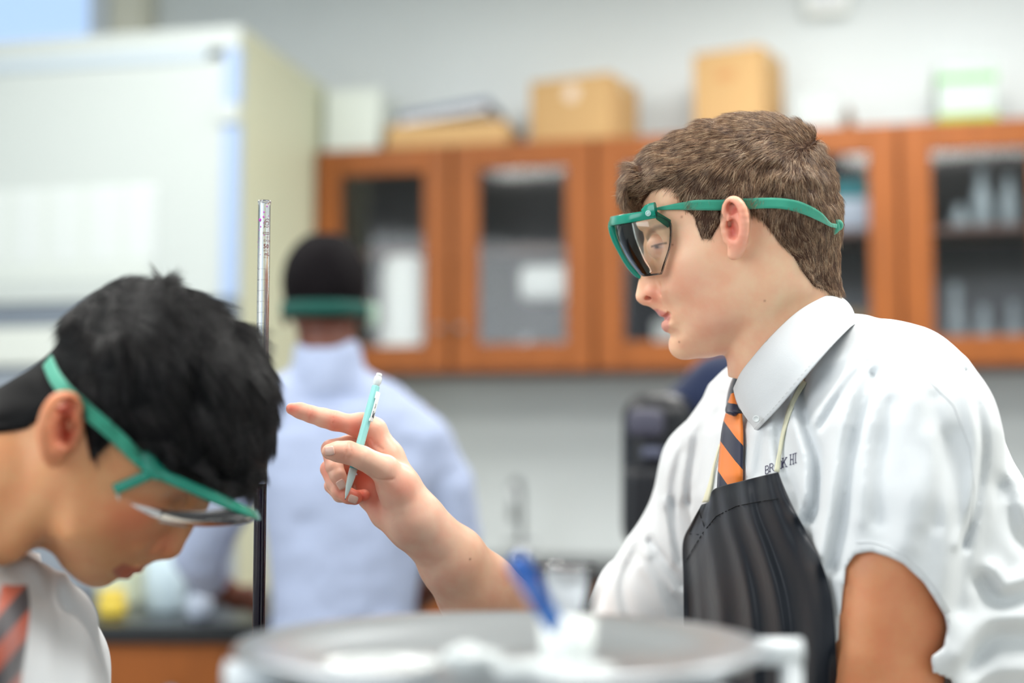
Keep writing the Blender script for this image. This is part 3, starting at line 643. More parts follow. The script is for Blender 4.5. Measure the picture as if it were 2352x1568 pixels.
# ------------------------------------------------------------------ the boy on the right: head
rng = np.random.default_rng(7)
SKIN = skin_mat('fair_skin')
fB = Frame(1690, 540, 1.256)
OUT_B = [(1462, 420, 60), (1468, 465, 52), (1474, 500, 46), (1476, 530, 36), (1483, 560, 30), (1491, 590, 30), (1500, 620, 34), (1507, 660, 36), (1512, 698, 34),
         (1511, 708, 26), (1513, 719, 22), (1519, 728, 22), (1523, 735, 18), (1520, 742, 22), (1522, 753, 22), (1531, 762, 22), (1541, 768, 26), (1541, 780, 26), (1546, 797, 26),
         (1561, 813, 28), (1582, 820, 32), (1606, 822, 34), (1640, 819, 42), (1690, 800, 50), (1760, 772, 55), (1830, 725, 60), (1885, 670, 62), (1908, 610, 65),
         (1918, 540, 70), (1913, 460, 70), (1888, 375, 75), (1840, 312, 75), (1770, 284, 75), (1690, 287, 75), (1610, 308, 70), (1540, 344, 65), (1480, 392, 62)]
IN_B = [(1770, 430, 77), (1680, 400, 73), (1600, 400, 65), (1530, 410, 55), (1850, 400, 66), (1880, 480, 57), (1850, 540, 66), (1770, 520, 76), (1690, 510, 72),
        (1620, 480, 67), (1560, 470, 60), (1510, 460, 51), (1560, 510, 59), (1500, 505, 46), (1515, 555, 42), (1500, 545, 33), (1560, 560, 58), (1570, 600, 61), (1610, 585, 66),
        (1530, 610, 45), (1540, 650, 46), (1522, 665, 34), (1600, 660, 59), (1650, 640, 63), (1690, 700, 58), (1645, 740, 52), (1595, 750, 42), (1560, 700, 40), (1545, 722, 30), (1560, 745, 30),
        (1537, 745, 22), (1530, 715, 19), (1566, 780, 26), (1575, 800, 21), (1620, 790, 30), (1690, 760, 42), (1760, 640, 66), (1740, 710, 55), (1840, 640, 58)]
h = 0.001
vB = Vol((-0.115, -0.125, 0), (0.105, 0.125, 0.108), h, True)
GB, _ = head_field(fB, OUT_B, IN_B, (-0.115, -0.125), (0.105, 0.125), h)
vB.put(g_sdf(GB))
P = fB.P
def PW(px, py, w): q = P(px, py, -w); q[2] = w; return q      # near-side pixel, stored on the mirrored half
headonly = vB.F.copy()
# neck
NECK = ([P(1772, 630, 0), P(1800, 740, 0), P(1836, 900, 0)], [0.0500, 0.0510, 0.057])
vB.chain(*NECK, 0.016)
vB.cone(PW(1775, 640, .048), PW(1725, 850, .018), 0.012, 0.009, 0.014)   # neck muscle behind the ear to the collarbone
vB.ell(P(1712, 850, 0), (0.012, 0.02, 0.012), k=0.014)
# nose
vB.chain([P(1497, 570, 0), P(1501, 600, 0), P(1501, 622, 0), P(1488, 661, 0)], [0.0070, 0.0078, 0.0086, 0.0088], 0.006)
vB.cone(P(1505, 625, 0), P(1510, 675, 0), 0.011, 0.013, 0.009)
vB.ell(P(1478, 681, 0), (0.0068, 0.0064, 0.0085), k=0.005)
vB.ell(PW(1504, 669, .0120), (0.0088, 0.0070, 0.0060), k=0.0035)
vB.cone(P(1482, 688, 0), P(1508, 694, 0), 0.0040, 0.0030, 0.003)
vB.ell(PW(1494, 681, .0095), (0.0060, 0.0024, 0.0050), R=[[.90, .43, 0], [-.43, .90, 0], [0, 0, 1]], k=0.0015, mode='cut')
# alar crease and the fold to the mouth
vB.chain([PW(1515, 656, .022), PW(1523, 672, .022)], [0.0016, .0022], 0.004, 'cut')
# brow ridge, eye socket, lids
vB.cone(PW(1478, 512, .018), PW(1530, 508, .046), 0.0060, 0.0060, 0.010)
vB.ell(PW(1500, 560, .034), (0.012, 0.0105, 0.010), k=0.008, mode='cut')
vB.ell(PW(1516, 566, .0275), (0.0118, 0.0112, 0.0118), k=0.004)
# lips
vB.chain([PW(1522, 717, .0), PW(1526, 717, .010), PW(1536, 717, .021)], [0.0034, 0.0032, 0.0012], 0.003)
vB.chain([PW(1532, 748, .0), PW(1535, 744, .010), PW(1541, 729, .020)], [0.0042, 0.0040, 0.0014], 0.003)
vB.chain([PW(1520, 733, .0), PW(1526, 730, .010), PW(1536, 719, .0215), PW(1543, 720, .026)], [0.0022, 0.0018, 0.0015, 0.0010], 0.0012, 'cut')
vB.ell(P(1566, 798, 0), (0.010, 0.009, 0.012), k=0.010)
# ear: tilted plate, rim, inner ridge, bowl, lobe, front notch
c = PW(1689, 520, 0.0783)
Re = np.array([[0.80, 0.10, -0.58], [-0.05, 0.99, 0.12], [0.58, -0.07, 0.81]])
for i in range(3): Re[i] /= np.linalg.norm(Re[i])
vB.ell(PW(1693, 512, 0.0790), (0.0098, 0.0200, 0.0040), Re, k=0.002)
rim = catmull([PW(1669, 548, 0.0756), PW(1663, 515, 0.0783), PW(1666, 483, 0.0809), PW(1677, 463, 0.0839), PW(1691, 462, 0.0880), PW(1704, 477, 0.0910), PW(1710, 505, 0.0914), PW(1708, 535, 0.0887), PW(1702, 560, 0.0842), PW(1695, 580, 0.0801)], 20)
vB.chain(rim, [0.0030] * 5 + [0.0034] * 10 + [0.0040] * 5, 0.0022)
vB.cone(PW(1690, 560, 0.0798), PW(1685, 583, 0.0783), 0.0068, 0.0052, 0.004)
anti = catmull([PW(1693, 490, 0.0842), PW(1700, 510, 0.0869), PW(1699, 535, 0.0854), PW(1690, 553, 0.0816)], 10)
vB.chain(anti, [0.0026] * 10, 0.003)
vB.cone(PW(1692, 491, 0.0839), PW(1680, 502, 0.0790), 0.0024, 0.0014, 0.003)
vB.ell(PW(1686, 527, 0.0824), (0.0062, 0.0095, 0.0080), k=0.0025, mode='cut')
vB.ell(PW(1684, 478, 0.0857), (0.0055, 0.0060, 0.0045), k=0.002, mode='cut')
vB.ell(PW(1681, 538, 0.0749), (0.0030, 0.0070, 0.012), k=0.002, mode='cut')
vB.cone(PW(1672, 535, 0.0771), PW(1674, 552, 0.0775), 0.0040, 0.0036, 0.003)
vB.ell(PW(1686, 556, 0.0813), (0.0034, 0.0034, 0.0034), k=0.003)
vB.cone(PW(1703, 490, 0.0798), PW(1700, 555, 0.0760), 0.0072, 0.0062, 0.005)

v, q = vB.mesh()
aw = np.abs(v[:, 2])
va = v.copy(); va[:, 2] = aw
col = np.tile(np.array(lin((250, 204, 170))), (len(v), 1))
def B_(px, py, w, r): return blob(va, PW(px, py, w), r)
col = blend(col, (232, 166, 144), 0.45 * np.clip(B_(1575, 650, .06, (.026, .022, .05)) + B_(1640, 740, .05, (.022, .016, .05)), 0, 1))
col = blend(col, (233, 138, 118), 0.75 * np.clip(B_(1500, 678, .01, (.010, .010, .02)), 0, 1))
col = blend(col, (236, 150, 134), 0.7 * np.clip(B_(1690, 520, .09, (.016, .030, .014)), 0, 1))
col = blend(col, (192, 66, 54), 0.85 * np.clip(B_(1683, 478, .086, (.006, .007, .006)) + 1.2 * B_(1684, 530, .078, (.005, .012, .008)), 0, 1))
lip_p = [P(a, b, 0)[:2] for a, b in [(1500, 709), (1512, 708), (1524, 712), (1537, 716), (1544, 721), (1540, 733), (1539, 750), (1534, 765), (1520, 766), (1500, 750)]]
ld = poly_sdf(lip_p, v[:, 0], v[:, 1]); lw = np.clip(0.5 - ld / 0.0020, 0, 1) * (aw < 0.028)
col = blend(col, (206, 122, 124), 0.75 * lw * (v[:, 1] > P(1530, 733, 0)[1])); col = blend(col, (228, 154, 146), 0.7 * lw * (v[:, 1] <= P(1530, 733, 0)[1]))
col = blend(col, (246, 218, 180), .5 * np.clip(B_(1800, 680, .05, (.03, .035, .06)), 0, 1))
col = blend(col, (205, 150, 140), 0.6 * np.clip(B_(1513, 566, .036, (.012, .009, .02)), 0, 1))
for a, b, w in [(1566, 498, .058), (1545, 562, .05), (1676, 567, .06), (1756, 690, .056), (1560, 785, .02)]:
    col = blend(col, (150, 90, 70), 0.8 * np.clip(blob(v, P(a, b, -w), (.0009, .0009, .02)), 0, 1))
col = blend(col, (206, 186, 180), .7 * np.clip(1.2 * B_(1517, 567, .037, (.0024, .0011, .02)), 0, 1)); col = blend(col, (84, 78, 84), .9 * np.clip(1.3 * B_(1509, 567, .035, (.0022, .0014, .02)), 0, 1))
for seg, wd, cc_, st_a in [([(1497, 566), (1506, 563), (1518, 560), (1532, 558)], .0009, (66, 50, 50), .75), ([(1484, 548), (1492, 534), (1508, 524), (1536, 518)], .0024, (112, 84, 70), .6)]:
    sd = seg_dist([P(a, b, -.036)[:2] for a, b in seg], v[:, 0], v[:, 1]); col = blend(col, cc_, np.clip(1.4 - sd / wd, 0, 1) * (aw > .012) * (aw < .062) * st_a)
# hairline
MASK_B = [(1380, 505), (1388, 420), (1440, 300), (1560, 230), (1700, 200), (1850, 220), (1960, 340), (1990, 500), (1980, 680), (1930, 690), (1898, 668), (1872, 660),
          (1846, 628), (1822, 590), (1790, 560), (1770, 530), (1748, 505), (1722, 492), (1718, 470), (1660, 470), (1662, 498), (1650, 520), (1634, 548), (1612, 548), (1602, 522), (1594, 495), (1572, 478), (1562, 455), (1548, 432),
          (1530, 428), (1500, 440), (1478, 462), (1462, 488), (1440, 500)]
mp = [P(a, b, -.06 if a > 1500 else -.03)[:2] for a, b in MASK_B]
md = poly_sdf(mp, v[:, 0], v[:, 1])
scalp = np.clip(0.5 - md / 0.003, 0, 1) * (np.abs(v[:, 2]) < .083)
col = blend(col, (92, 68, 52), 0.85 * scalp)
head_B = (fB.world(v), q, col)

# hair shell
hB = Vol((-0.122, -0.125, 0), (0.115, 0.130, 0.098), 0.0012, True)
hB.put(g_sdf(GB))
hB.chain(*NECK, 0.016)
TP = [(1466, 440, 16.0), (1462, 400, 15), (1470, 480, 17.0), (1490, 380, 9.5), (1560, 320, 8.5), (1650, 290, 8), (1760, 270, 7.5), (1850, 330, 7), (1900, 430, 6), (1915, 540, 5), (1910, 630, 4), (1600, 440, 6), (1700, 420, 6), (1800, 450, 6),
      (1830, 560, 3.5), (1640, 500, 4), (1500, 410, 8), (1880, 650, 2.5)]
tp = np.array([list(P(a, b, 0)[:2]) for a, b, _ in TP]); tv = np.array([t[2] / 1000 for t in TP])
X, Y = hB.ax[0], hB.ax[1]; XX, YY = np.meshgrid(X, Y, indexing='ij')
T = idw(tp, tv, XX.ravel(), YY.ravel())[:, 0].reshape(XX.shape); MD = poly_sdf(mp, XX, YY)
Tm = np.where(MD < 0, np.minimum(T, -MD * 0.8), np.maximum(-MD, -.01) * 1.0).astype(np.float32)
nz = vnoise(np.stack([XX.ravel() / .012, YY.ravel() / .008, np.zeros(XX.size)], 1), 5).reshape(XX.shape).astype(np.float32) * 0.0012
hB.F = hB.F - (Tm + np.where(MD < -.004, nz, 0))[:, :, None]
# stay inside the hair region only
hv, hq = hB.mesh()
hkeep = poly_sdf(mp, hv[:, 0], hv[:, 1]) < 0.0005
hq2 = hq[hkeep[hq].all(1)]
person_B = empty('person', (0.21, 1.30, 0.0), 'brown-haired student in white shirt, striped tie and black apron pointing with pencil in hand', 'person')
HAIRB = hair_mat('brown_hair', [rgb(62, 42, 32), rgb(128, 94, 70), rgb(160, 124, 94), rgb(192, 158, 124), rgb(232, 210, 178)], 0.33, 0.55)
HAIRBASE = mat('brown_hair_base', rgb(70, 50, 40), 0.7, spec=0.1)
hair_B = vmesh('hair', fB.world(hv), hq2, HAIRBASE, person_B)
W = fB.world(hv)
wt = (poly_sdf(mp, hv[hq[:, 0], 0], hv[hq[:, 0], 1]) < -0.001).astype(float)
pos, nor, idx = surf_sample(W, hq, wt, 72000, rng)
nor = nor * np.sign(((pos - fB.world(P(1690, 480, 0))[0]) * nor).sum(1, keepdims=True))
loc2 = hv[hq[idx, 0]][:, :2]
FL = [((1850, 300), (-.45, .35), 13), ((1780, 262), (-1, .15), 14), ((1700, 262), (-1, .05), 15), ((1620, 285), (-1, -.1), 17), ((1550, 320), (-1, -.25), 18), ((1490, 370), (-.9, -.5), 18), ((1440, 420), (-.55, -.9), 17), ((1425, 470), (-.1, -1), 16),
      ((1500, 410), (-1, -.4), 16), ((1560, 400), (-.9, -.5), 15), ((1650, 350), (-.85, -.5), 15), ((1760, 330), (-.55, -.75), 15), ((1720, 420), (-.35, -1), 12), ((1620, 450), (-.4, -.9), 10), ((1640, 520), (-.1, -1), 8), ((1800, 450), (-.1, -1), 12),
      ((1900, 350), (.35, -.8), 13), ((1880, 460), (.2, -1), 12), ((1920, 520), (.1, -1), 12), ((1900, 600), (.3, -1), 10), ((1830, 560), (.45, -1), 8), ((1870, 640), (.45, -1), 8)]
fp = np.array([P(*k, 0)[:2] for k, _, _ in FL]); fv = np.array([[*d, L] for _, d, L in FL])
q3 = idw(fp, fv, loc2[:, 0], loc2[:, 1])
dw = q3[:, :1] * fB.r + q3[:, 1:2] * fB.u
dw = dw[:, :1] * BR + dw[:, 1:2] * BU + dw[:, 2:3] * BF
Ls = q3[:, 2] / 1000 * rng.uniform(0.6, 1.15, len(pos))
hs = hair_strands('hair_strands', pos - nor * 0.001, nor, dw, Ls, rng.uniform(.25, .6, len(pos)) + 1.3 * np.clip(1 - np.hypot(q3[:, 0], q3[:, 1]) / .55, 0, 1), 7, 0.00012, HAIRB, person_B, rng, 0.17, 0.0075)
# ------------------------------------------------------------------ the boy on the right: shirt, arms, hand
def fabric(name, c, rough=.75, weave=1400, st=.25, fold=None):
    m, N, L, b = new_mat(name); b.inputs['Base Color'].default_value = c; b.inputs['Roughness'].default_value = rough
    b.inputs['Specular IOR Level'].default_value = .25; b.inputs['Sheen Weight'].default_value = .15
    tc = N.new('ShaderNodeTexCoord'); n = N.new('ShaderNodeTexNoise'); n.inputs['Scale'].default_value = weave; n.inputs['Detail'].default_value = 2; L.new(tc.outputs['Object'], n.inputs[0])
    n2 = N.new('ShaderNodeTexNoise'); n2.inputs['Scale'].default_value = 14; n2.inputs['Detail'].default_value = 3; n2.inputs['Distortion'].default_value = .8; L.new(tc.outputs['Object'], n2.inputs[0])
    bp = N.new('ShaderNodeBump'); bp.inputs['Strength'].default_value = st; bp.inputs['Distance'].default_value = .0005; L.new(n.outputs[0], bp.inputs['Height'])
    b2 = N.new('ShaderNodeBump'); b2.inputs['Strength'].default_value = .35; b2.inputs['Distance'].default_value = fold or .003; L.new(n2.outputs[0], b2.inputs['Height'])
    L.new(b2.outputs[0], bp.inputs['Normal']); L.new(bp.outputs[0], b.inputs['Normal']); return m
WHITE = fabric('white_cotton', rgb(220, 224, 227))
APRON = fabric('black_vinyl_cloth', rgb(15, 22, 32), .40, 2200, .12)
fT = Frame(1940, 1150, 1.28); T_ = fT.P
tb = Vol(T_(1230, 1750, 0) * [1, 1, 0] + [0, 0, -.235], T_(2480, 690, 0) * [1, 1, 0] + [0, 0, .235], 0.0024)
sd = np.array([-.457, .889]); nd = np.array([-.889, -.457])
def sect(vol, fr, S, sdir, ndir, k, w0=0):
    b = np.array([fr.P(1940, s[0], 0)[1] for s in S])[::-1]; A = np.array([[fr.P(s[1], s[0], 0)[0], s[2], s[3]] for s in S])[::-1]
    def fn(x, y, z):
        yy = y[0, :, 0]; c = np.interp(yy, b, A[:, 0])[None, :, None]; p = np.interp(yy, b, A[:, 1])[None, :, None]; q = np.interp(yy, b, A[:, 2])[None, :, None]
        X = x - c; Z = z - w0; u = X * sdir[0] + Z * sdir[1]; n = X * ndir[0] + Z * ndir[1]
        r = (np.abs(u / p) ** 2.4 + np.abs(n / q) ** 2.4 + 1e-9) ** (1 / 2.4)
        f = (r - 1) * np.minimum(p, q) * .95
        return np.maximum(f, y - b.max())
    vol.put(fn, k=k)
sect(tb, fT, [(905, 1895, .13, .075), (1000, 1925, .175, .108), (1150, 1948, .188, .124), (1300, 1972, .182, .130), (1500, 1995, .172, .132), (1700, 2005, .168, .130), (1900, 2005, .165, .128)], sd, nd, .02)
tb.chain([T_(1860, 840, .0), T_(1960, 872, -.05), T_(2052, 925, -.10), T_(2098, 985, -.135)], [.050, .050, .060, .061], .03)
tb.chain([T_(1860, 860, .02), T_(1760, 955, .06), T_(1642, 1082, .13)], [.045, .050, .054], .03)
tb.chain([T_(1642, 1082, .13), T_(1596, 1230, .14), T_(1488, 1400, .13), T_(1425, 1520, .12)], [.054, .054, .055, .056], .012)
tb.chain([T_(2098, 985, -.135), T_(2070, 1150, -.150), T_(2052, 1300, -.152), T_(2048, 1490, -.150)], [.061, .056, .054, .056], .02)
# folds: (polyline in view, depth of fold, width) cut into or raised from the cloth
xx, yy = np.meshgrid(tb.ax[0], tb.ax[1], indexing='ij')
FOLDS = [([(1841, 872), (1838, 907), (1859, 1001), (1877, 1060), (1874, 1153), (1862, 1190)], 5.5, 5, -1), ([(2002, 872), (1961, 1013), (1938, 1177), (1915, 1294)], 6.0, 6, -1), ([(1990, 843), (1925, 925), (1885, 985)], 2.5, 3.5, -1),
         ([(2090, 860), (2075, 1000), (2085, 1120), (2070, 1240)], -3.0, 10, -1), ([(2040, 940), (2015, 1060), (2010, 1190)], 3.0, 7, -1), ([(2207, 862), (2237, 978), (2243, 1060), (2225, 1177), (2202, 1250)], 4.0, 4, -1), ([(2166, 1013), (2196, 1235), (2184, 1382)], 4.0, 8, -1),
         ([(2130, 930), (2150, 1060), (2135, 1200)], 2.0, 6, -1), ([(1800, 940), (1790, 1010), (1812, 1100), (1850, 1180)], 3.0, 5, -1), ([(1755, 1000), (1742, 1085)], 2.0, 5, -1), ([(2348, 1335), (2258, 1352), (2215, 1311)], 5, 7, 0), ([(2352, 1260), (2290, 1210), (2262, 1120)], 3.5, 8, 0),
         ([(2350, 1440), (2250, 1430), (2195, 1480)], 5, 9, 0), ([(2340, 1540), (2240, 1540), (2180, 1600)], 4, 9, 0), ([(1540, 1150), (1548, 1220), (1560, 1290)], 3, 4, 1), ([(1487, 1247), (1525, 1290), (1563, 1345)], 5, 5, 1), ([(1500, 1290), (1530, 1340), (1563, 1420)], 4, 6, 1),
         ([(1615, 1000), (1600, 1070), (1588, 1150)], 3.5, 6, 1), ([(1570, 1040), (1550, 1100), (1545, 1160)], 2.5, 5, 1), ([(1460, 1260), (1430, 1340), (1450, 1430)], 3.5, 6, 1), ([(1660, 960), (1648, 1040), (1632, 1110)], 3, 5, 1), ([(1400, 1310), (1365, 1400)], 3, 6, 1)]
for pl, A, s, side in FOLDS:
    pts = catmull([T_(a, b, -.12 * (side < 0) + .08 * (side > 0))[:2] for a, b in pl], 14)
    d = seg_dist(pts, xx, yy); tg = np.gradient(pts, axis=0); tg /= np.linalg.norm(tg, axis=1, keepdims=True); pr = pts + np.c_[tg[:, 1], -tg[:, 0]] * s * .0017
    d2 = seg_dist(pr, xx, yy); fall = (1.35 * A / 1000 * (np.exp(-(d / (s / 1000)) ** 2) - .7 * np.exp(-(d2 / (s / 850)) ** 2))).astype(np.float32)[:, :, None]
    z = tb.ax[2][None, None, :]
    msk = 1.0 if side == 0 else (1 / (1 + np.exp((z + .01) / .02)) if side < 0 else 1 / (1 + np.exp(-(z - .02) / .02)))
    tb.F += (fall * msk).astype(np.float32)
g = np.stack(np.meshgrid(*[a[::4] for a in tb.ax], indexing='ij'), -1).reshape(-1, 3).astype(float)
nz = vnoise(g / .06, 3) * .0018 + vnoise(g * [1, .35, 1] / .022, 9) * .0016
shp = tuple(len(a[::4]) for a in tb.ax); nz = nz.reshape(shp).astype(np.float32)
def up4(A, n):
    for ax in range(3):
        i = np.arange(n[ax]) / 4; i0 = np.minimum(i.astype(int), A.shape[ax] - 1); i1 = np.minimum(i0 + 1, A.shape[ax] - 1); f = (i - i0).astype(np.float32)
        sh = [1, 1, 1]; sh[ax] = -1; A = np.take(A, i0, ax) * (1 - f.reshape(sh)) + np.take(A, i1, ax) * f.reshape(sh)
    return A
tb.F += up4(nz, tb.n).astype(np.float32)
# sleeve opening of the near arm, bottom of the far sleeve
hem = [T_(a, b, -.18)[:2] for a, b in [(1905, 1500), (1926, 1468), (1934, 1380), (1944, 1300), (1964, 1270), (2000, 1264), (2040, 1276), (2070, 1290), (2094, 1312), (2118, 1334), (2142, 1370), (2168, 1412), (2174, 1440), (2165, 1482), (2134, 1502), (2130, 1900), (1890, 1900)]]
hs_ = poly_sdf(hem, xx, yy).astype(np.float32)[:, :, None]
cutz = np.maximum(hs_, (tb.ax[2] + .118)[None, None, :].astype(np.float32))
tb.F = np.maximum(tb.F, -cutz)
arm = Vol(tb.lo, tb.lo + tb.h * (tb.n - 1), tb.h)      # the hollow of the sleeve round the near arm
arm.chain([T_(2080, 1100, -.150), T_(2052, 1300, -.152), T_(2045, 1560, -.155), T_(2040, 1900, -.155)], [.040, .0455, .050, .06], .01)
tb.F = smax(tb.F, -arm.F, .003).astype(np.float32)
sv, sq = tb.mesh()
shirt_B = vmesh('shirt', fT.world(sv), sq, WHITE, person_B)

def march(vol, fr, px, py, off=0.0, d0=0.8, d1=1.65, n=230):
    """distance along the lens axis at which a view line first comes within `off` of the surface"""
    D = np.linspace(d0, d1, n); c = np.array([c3(px, py, t) for t in D]) - fr.o
    q = np.c_[c @ fr.r, c @ fr.u, c @ fr.w]; f = vol.samp(q); hi = vol.lo + vol.h * (vol.n - 1)
    f = np.where((q >= vol.lo).all(1) & (q <= hi).all(1), f, .05); ok = f < off
    if not ok.any(): return None
    k = np.argmax(ok)
    if k == 0: return D[0]
    return D[k - 1] + (D[k] - D[k - 1]) * (f[k - 1] - off) / (f[k - 1] - f[k] + 1e-9)
def drape(vol, fr, grid, off, sm=1, d1=1.65, cap=None, back=None):
    """grid[i][j] = (px, py) -> world points lying on the surface"""
    G = np.array(grid, float); n, m = G.shape[:2]; Dm = np.full((n, m), np.nan)
    for i in range(n):
        for j in range(m):
            r = march(vol, fr, G[i, j, 0], G[i, j, 1], off, d1=d1); Dm[i, j] = np.nan if r is None else r
    for i in range(n):
        r = Dm[i]; ok = ~np.isnan(r)
        if ok.any(): Dm[i] = np.interp(np.arange(m), np.arange(m)[ok], r[ok])
    for j in range(m):
        r = Dm[:, j]; ok = ~np.isnan(r); Dm[:, j] = np.interp(np.arange(n), np.arange(n)[ok], r[ok])
    if cap is not None: Dm = np.minimum(Dm, cap)
    for _ in range(sm):
        E_ = np.pad(Dm, 1, 'edge'); Dm = (E_[1:-1, 1:-1] * 2 + E_[:-2, 1:-1] + E_[2:, 1:-1] + E_[1:-1, :-2] + E_[1:-1, 2:]) / 6
    return G, Dm
def grid_mesh(name, G, Dm, material, parent, thick=.001, uvf=None):
    n, m = Dm.shape; v = cw(np.array([c3(G[i, j, 0], G[i, j, 1], Dm[i, j]) for i in range(n) for j in range(m)]))
    f = [(i * m + j, i * m + j + 1, (i + 1) * m + j + 1, (i + 1) * m + j) for i in range(n - 1) for j in range(m - 1)]
    o = pyd(name, v, f, material, parent)
    if uvf:
        uv = o.data.uv_layers.new(name='UVMap').data
        for lp in o.data.loops: uv[lp.index].uv = uvf(*G[lp.vertex_index // m, lp.vertex_index % m])
    if thick: md = o.modifiers.new('thickness', 'SOLIDIFY'); md.thickness = thick; md.offset = 0
    return o
def stroke(name_parent_box, vol, fr, pts, rad, off=.0006, n=None, D=None):
    n = n or max(4, int(sum(math.dist(a, b) for a, b in zip(pts, pts[1:])) / 4)); C = []
    acc = np.cumsum([0] + [math.dist(a, b) for a, b in zip(pts, pts[1:])]); 
    for t in np.linspace(0, acc[-1], n):
        a = np.interp(t, acc, [p[0] for p in pts]); b = np.interp(t, acc, [p[1] for p in pts])
        d = D(a, b) if D else march(vol, fr, a, b, off)
        if d is not None: C.append(cw(c3(a, b, d - off))[0])
    if len(C) > 1: name_parent_box.tube(C, rad, 5)

# collar
def curve3(P_, n): return cw(np.array([c3(*p) for p in catmull(P_, n)]))
Tt = curve3([(1684, 892, 1.246), (1700, 858, 1.222), (1722, 828, 1.207), (1770, 772, 1.192), (1830, 716, 1.188), (1885, 684, 1.203), (1915, 676, 1.240), (1918, 684, 1.290), (1880, 720, 1.330), (1800, 800, 1.340), (1720, 850, 1.320), (1690, 852, 1.29)], 80)
Oo = curve3([(1737, 992, 1.205), (1752, 976, 1.190), (1790, 936, 1.170), (1850, 866, 1.145), (1905, 802, 1.142), (1948, 757, 1.160), (1968, 742, 1.215), (1964, 744, 1.300), (1920, 800, 1.365), (1820, 880, 1.385), (1700, 950, 1.355), (1664, 946, 1.285)], 80)
n_ = 80; rows = []
for k in range(9):
    t = k / 8; bulge = math.sin(math.pi * min(1, t * 1.15)) * .0035
    base = Tt * (1 - t) + Oo * t; ctr = cw(c3(1800, 800, 1.26))[0]; o_ = base - ctr; o_ /= np.linalg.norm(o_, axis=1, keepdims=True); rows.append(base + o_ * bulge)
inner = []
for k in range(5):
    t = k / 4; ctr = cw(np.array([c3(1812, 880, 1.26)]))[0]; inner.append(Tt * (1 - t * .10) + ctr * t * .10 + np.array([0, 0, -.022]) * t)
V_ = np.vstack(inner[::-1] + rows); R_ = 14
F_ = [(i * n_ + j, i * n_ + j + 1, (i + 1) * n_ + j + 1, (i + 1) * n_ + j) for i in range(R_ - 1) for j in range(n_ - 1)]
collar = pyd('collar', V_, F_, WHITE, person_B); md = collar.modifiers.new('thickness', 'SOLIDIFY'); md.thickness = .0016; md.offset = 0
md = collar.modifiers.new('smooth', 'SUBSURF'); md.levels = 1; md.render_levels = 1
STITCH = mat('white_thread', rgb(205, 208, 210), .7)
st_ = Box()
for off_t in (0.90,):
    line = Tt * (1 - off_t) + Oo * off_t; ctr = cw(c3(1800, 800, 1.26))[0]
    d_ = line - ctr; d_ /= np.linalg.norm(d_, axis=1, keepdims=True); line = line + d_ * .0042
    for i in range(2, 48): st_.tube([line[i] * .85 + line[i + 1] * .15, line[i] * .2 + line[i + 1] * .8], .00022, 5)
st_.done('collar_stitching', STITCH, collar, True)
# collar button
bt = Box(); bp_ = Vector(cw(c3(1737, 962, 1.186))[0]); Mb = Matrix.Translation(bp_) @ Vector((-.4, -.9, .1)).to_track_quat('Z', 'Y').to_matrix().to_4x4()
bt.lathe([(0, .0004), (.0019, .0004), (.0024, .0010), (.0029, .0008), (.0030, 0), (0, -.001)], 20, Mb).done('collar_button', mat('shirt_button', rgb(222, 226, 226), .3), person_B, True)

# tie
def tie_mat(name, period_px, slope, frac, orange, navy):
    m, N, L, b = new_mat(name); tc = N.new('ShaderNodeTexCoord'); sx = N.new('ShaderNodeSeparateXYZ'); L.new(tc.outputs['UV'], sx.inputs[0])
    fr_ = N.new('ShaderNodeMath'); fr_.operation = 'FRACT'; L.new(sx.outputs[0], fr_.inputs[0])
    r = N.new('ShaderNodeValToRGB'); r.color_ramp.interpolation = 'CONSTANT'; r.color_ramp.elements[0].color = orange; r.color_ramp.elements[1].color = navy; r.color_ramp.elements[1].position = frac
    L.new(fr_.outputs[0], r.inputs[0]); L.new(r.outputs[0], b.inputs['Base Color']); b.inputs['Roughness'].default_value = .5; b.inputs['Sheen Weight'].default_value = .3
    w = N.new('ShaderNodeTexWave'); w.inputs['Scale'].default_value = 900; L.new(tc.outputs['Object'], w.inputs[0]); bp = N.new('ShaderNodeBump'); bp.inputs['Strength'].default_value = .15; bp.inputs['Distance'].default_value = .0002
    L.new(w.outputs[0], bp.inputs['Height']); L.new(bp.outputs[0], b.inputs['Normal']); return m
TIE = tie_mat('striped_silk', 132, 1.35, .575, rgb(238, 128, 38), rgb(14, 24, 56))
def lerp_edges(Lp, Rp, n, m):
    Lc, Rc = catmull(Lp, n), catmull(Rp, n); return [[tuple(Lc[i] * (1 - j / (m - 1)) + Rc[i] * j / (m - 1)) for j in range(m)] for i in range(n)]
Gt = lerp_edges([(1670, 948), (1661, 985), (1656, 1030), (1652, 1080), (1650, 1112), (1649, 1136)], [(1705, 950), (1707, 985), (1707, 1030), (1706, 1075), (1706, 1105), (1706, 1124)], 30, 9)
G_, D_ = drape(tb, fT, Gt, .004, 8); D_ = D_ - .003 - .004 * np.sin(np.linspace(0, math.pi, 9))[None]
D_[:6] -= np.linspace(.006, 0, 6)[:, None]; D_[20:] += np.linspace(0, .010, 10)[:, None]
tie = grid_mesh('tie', G_, D_, TIE, person_B, .003, lambda x, y: ((y - 1.35 * (x - 1674) - 903) / 132 + 0, x / 50))
Gk = lerp_edges([(1684, 905), (1676, 925), (1670, 940), (1671, 950)], [(1684, 905), (1694, 925), (1703, 945), (1701, 952)], 12, 9)
Dk0 = D_[0, 4] - .002
Dk = np.array([[Dk0 + .014 * (1 - i / 11) - .008 * math.sin(math.pi * j / 8) for j in range(9)] for i in range(12)])
grid_mesh('tie_knot', np.array(Gk), Dk, TIE, tie, .004, lambda x, y: (min(.99, max(.01, (y - .35 * (x - 1684) - 905) / 24 * .575)), 0))

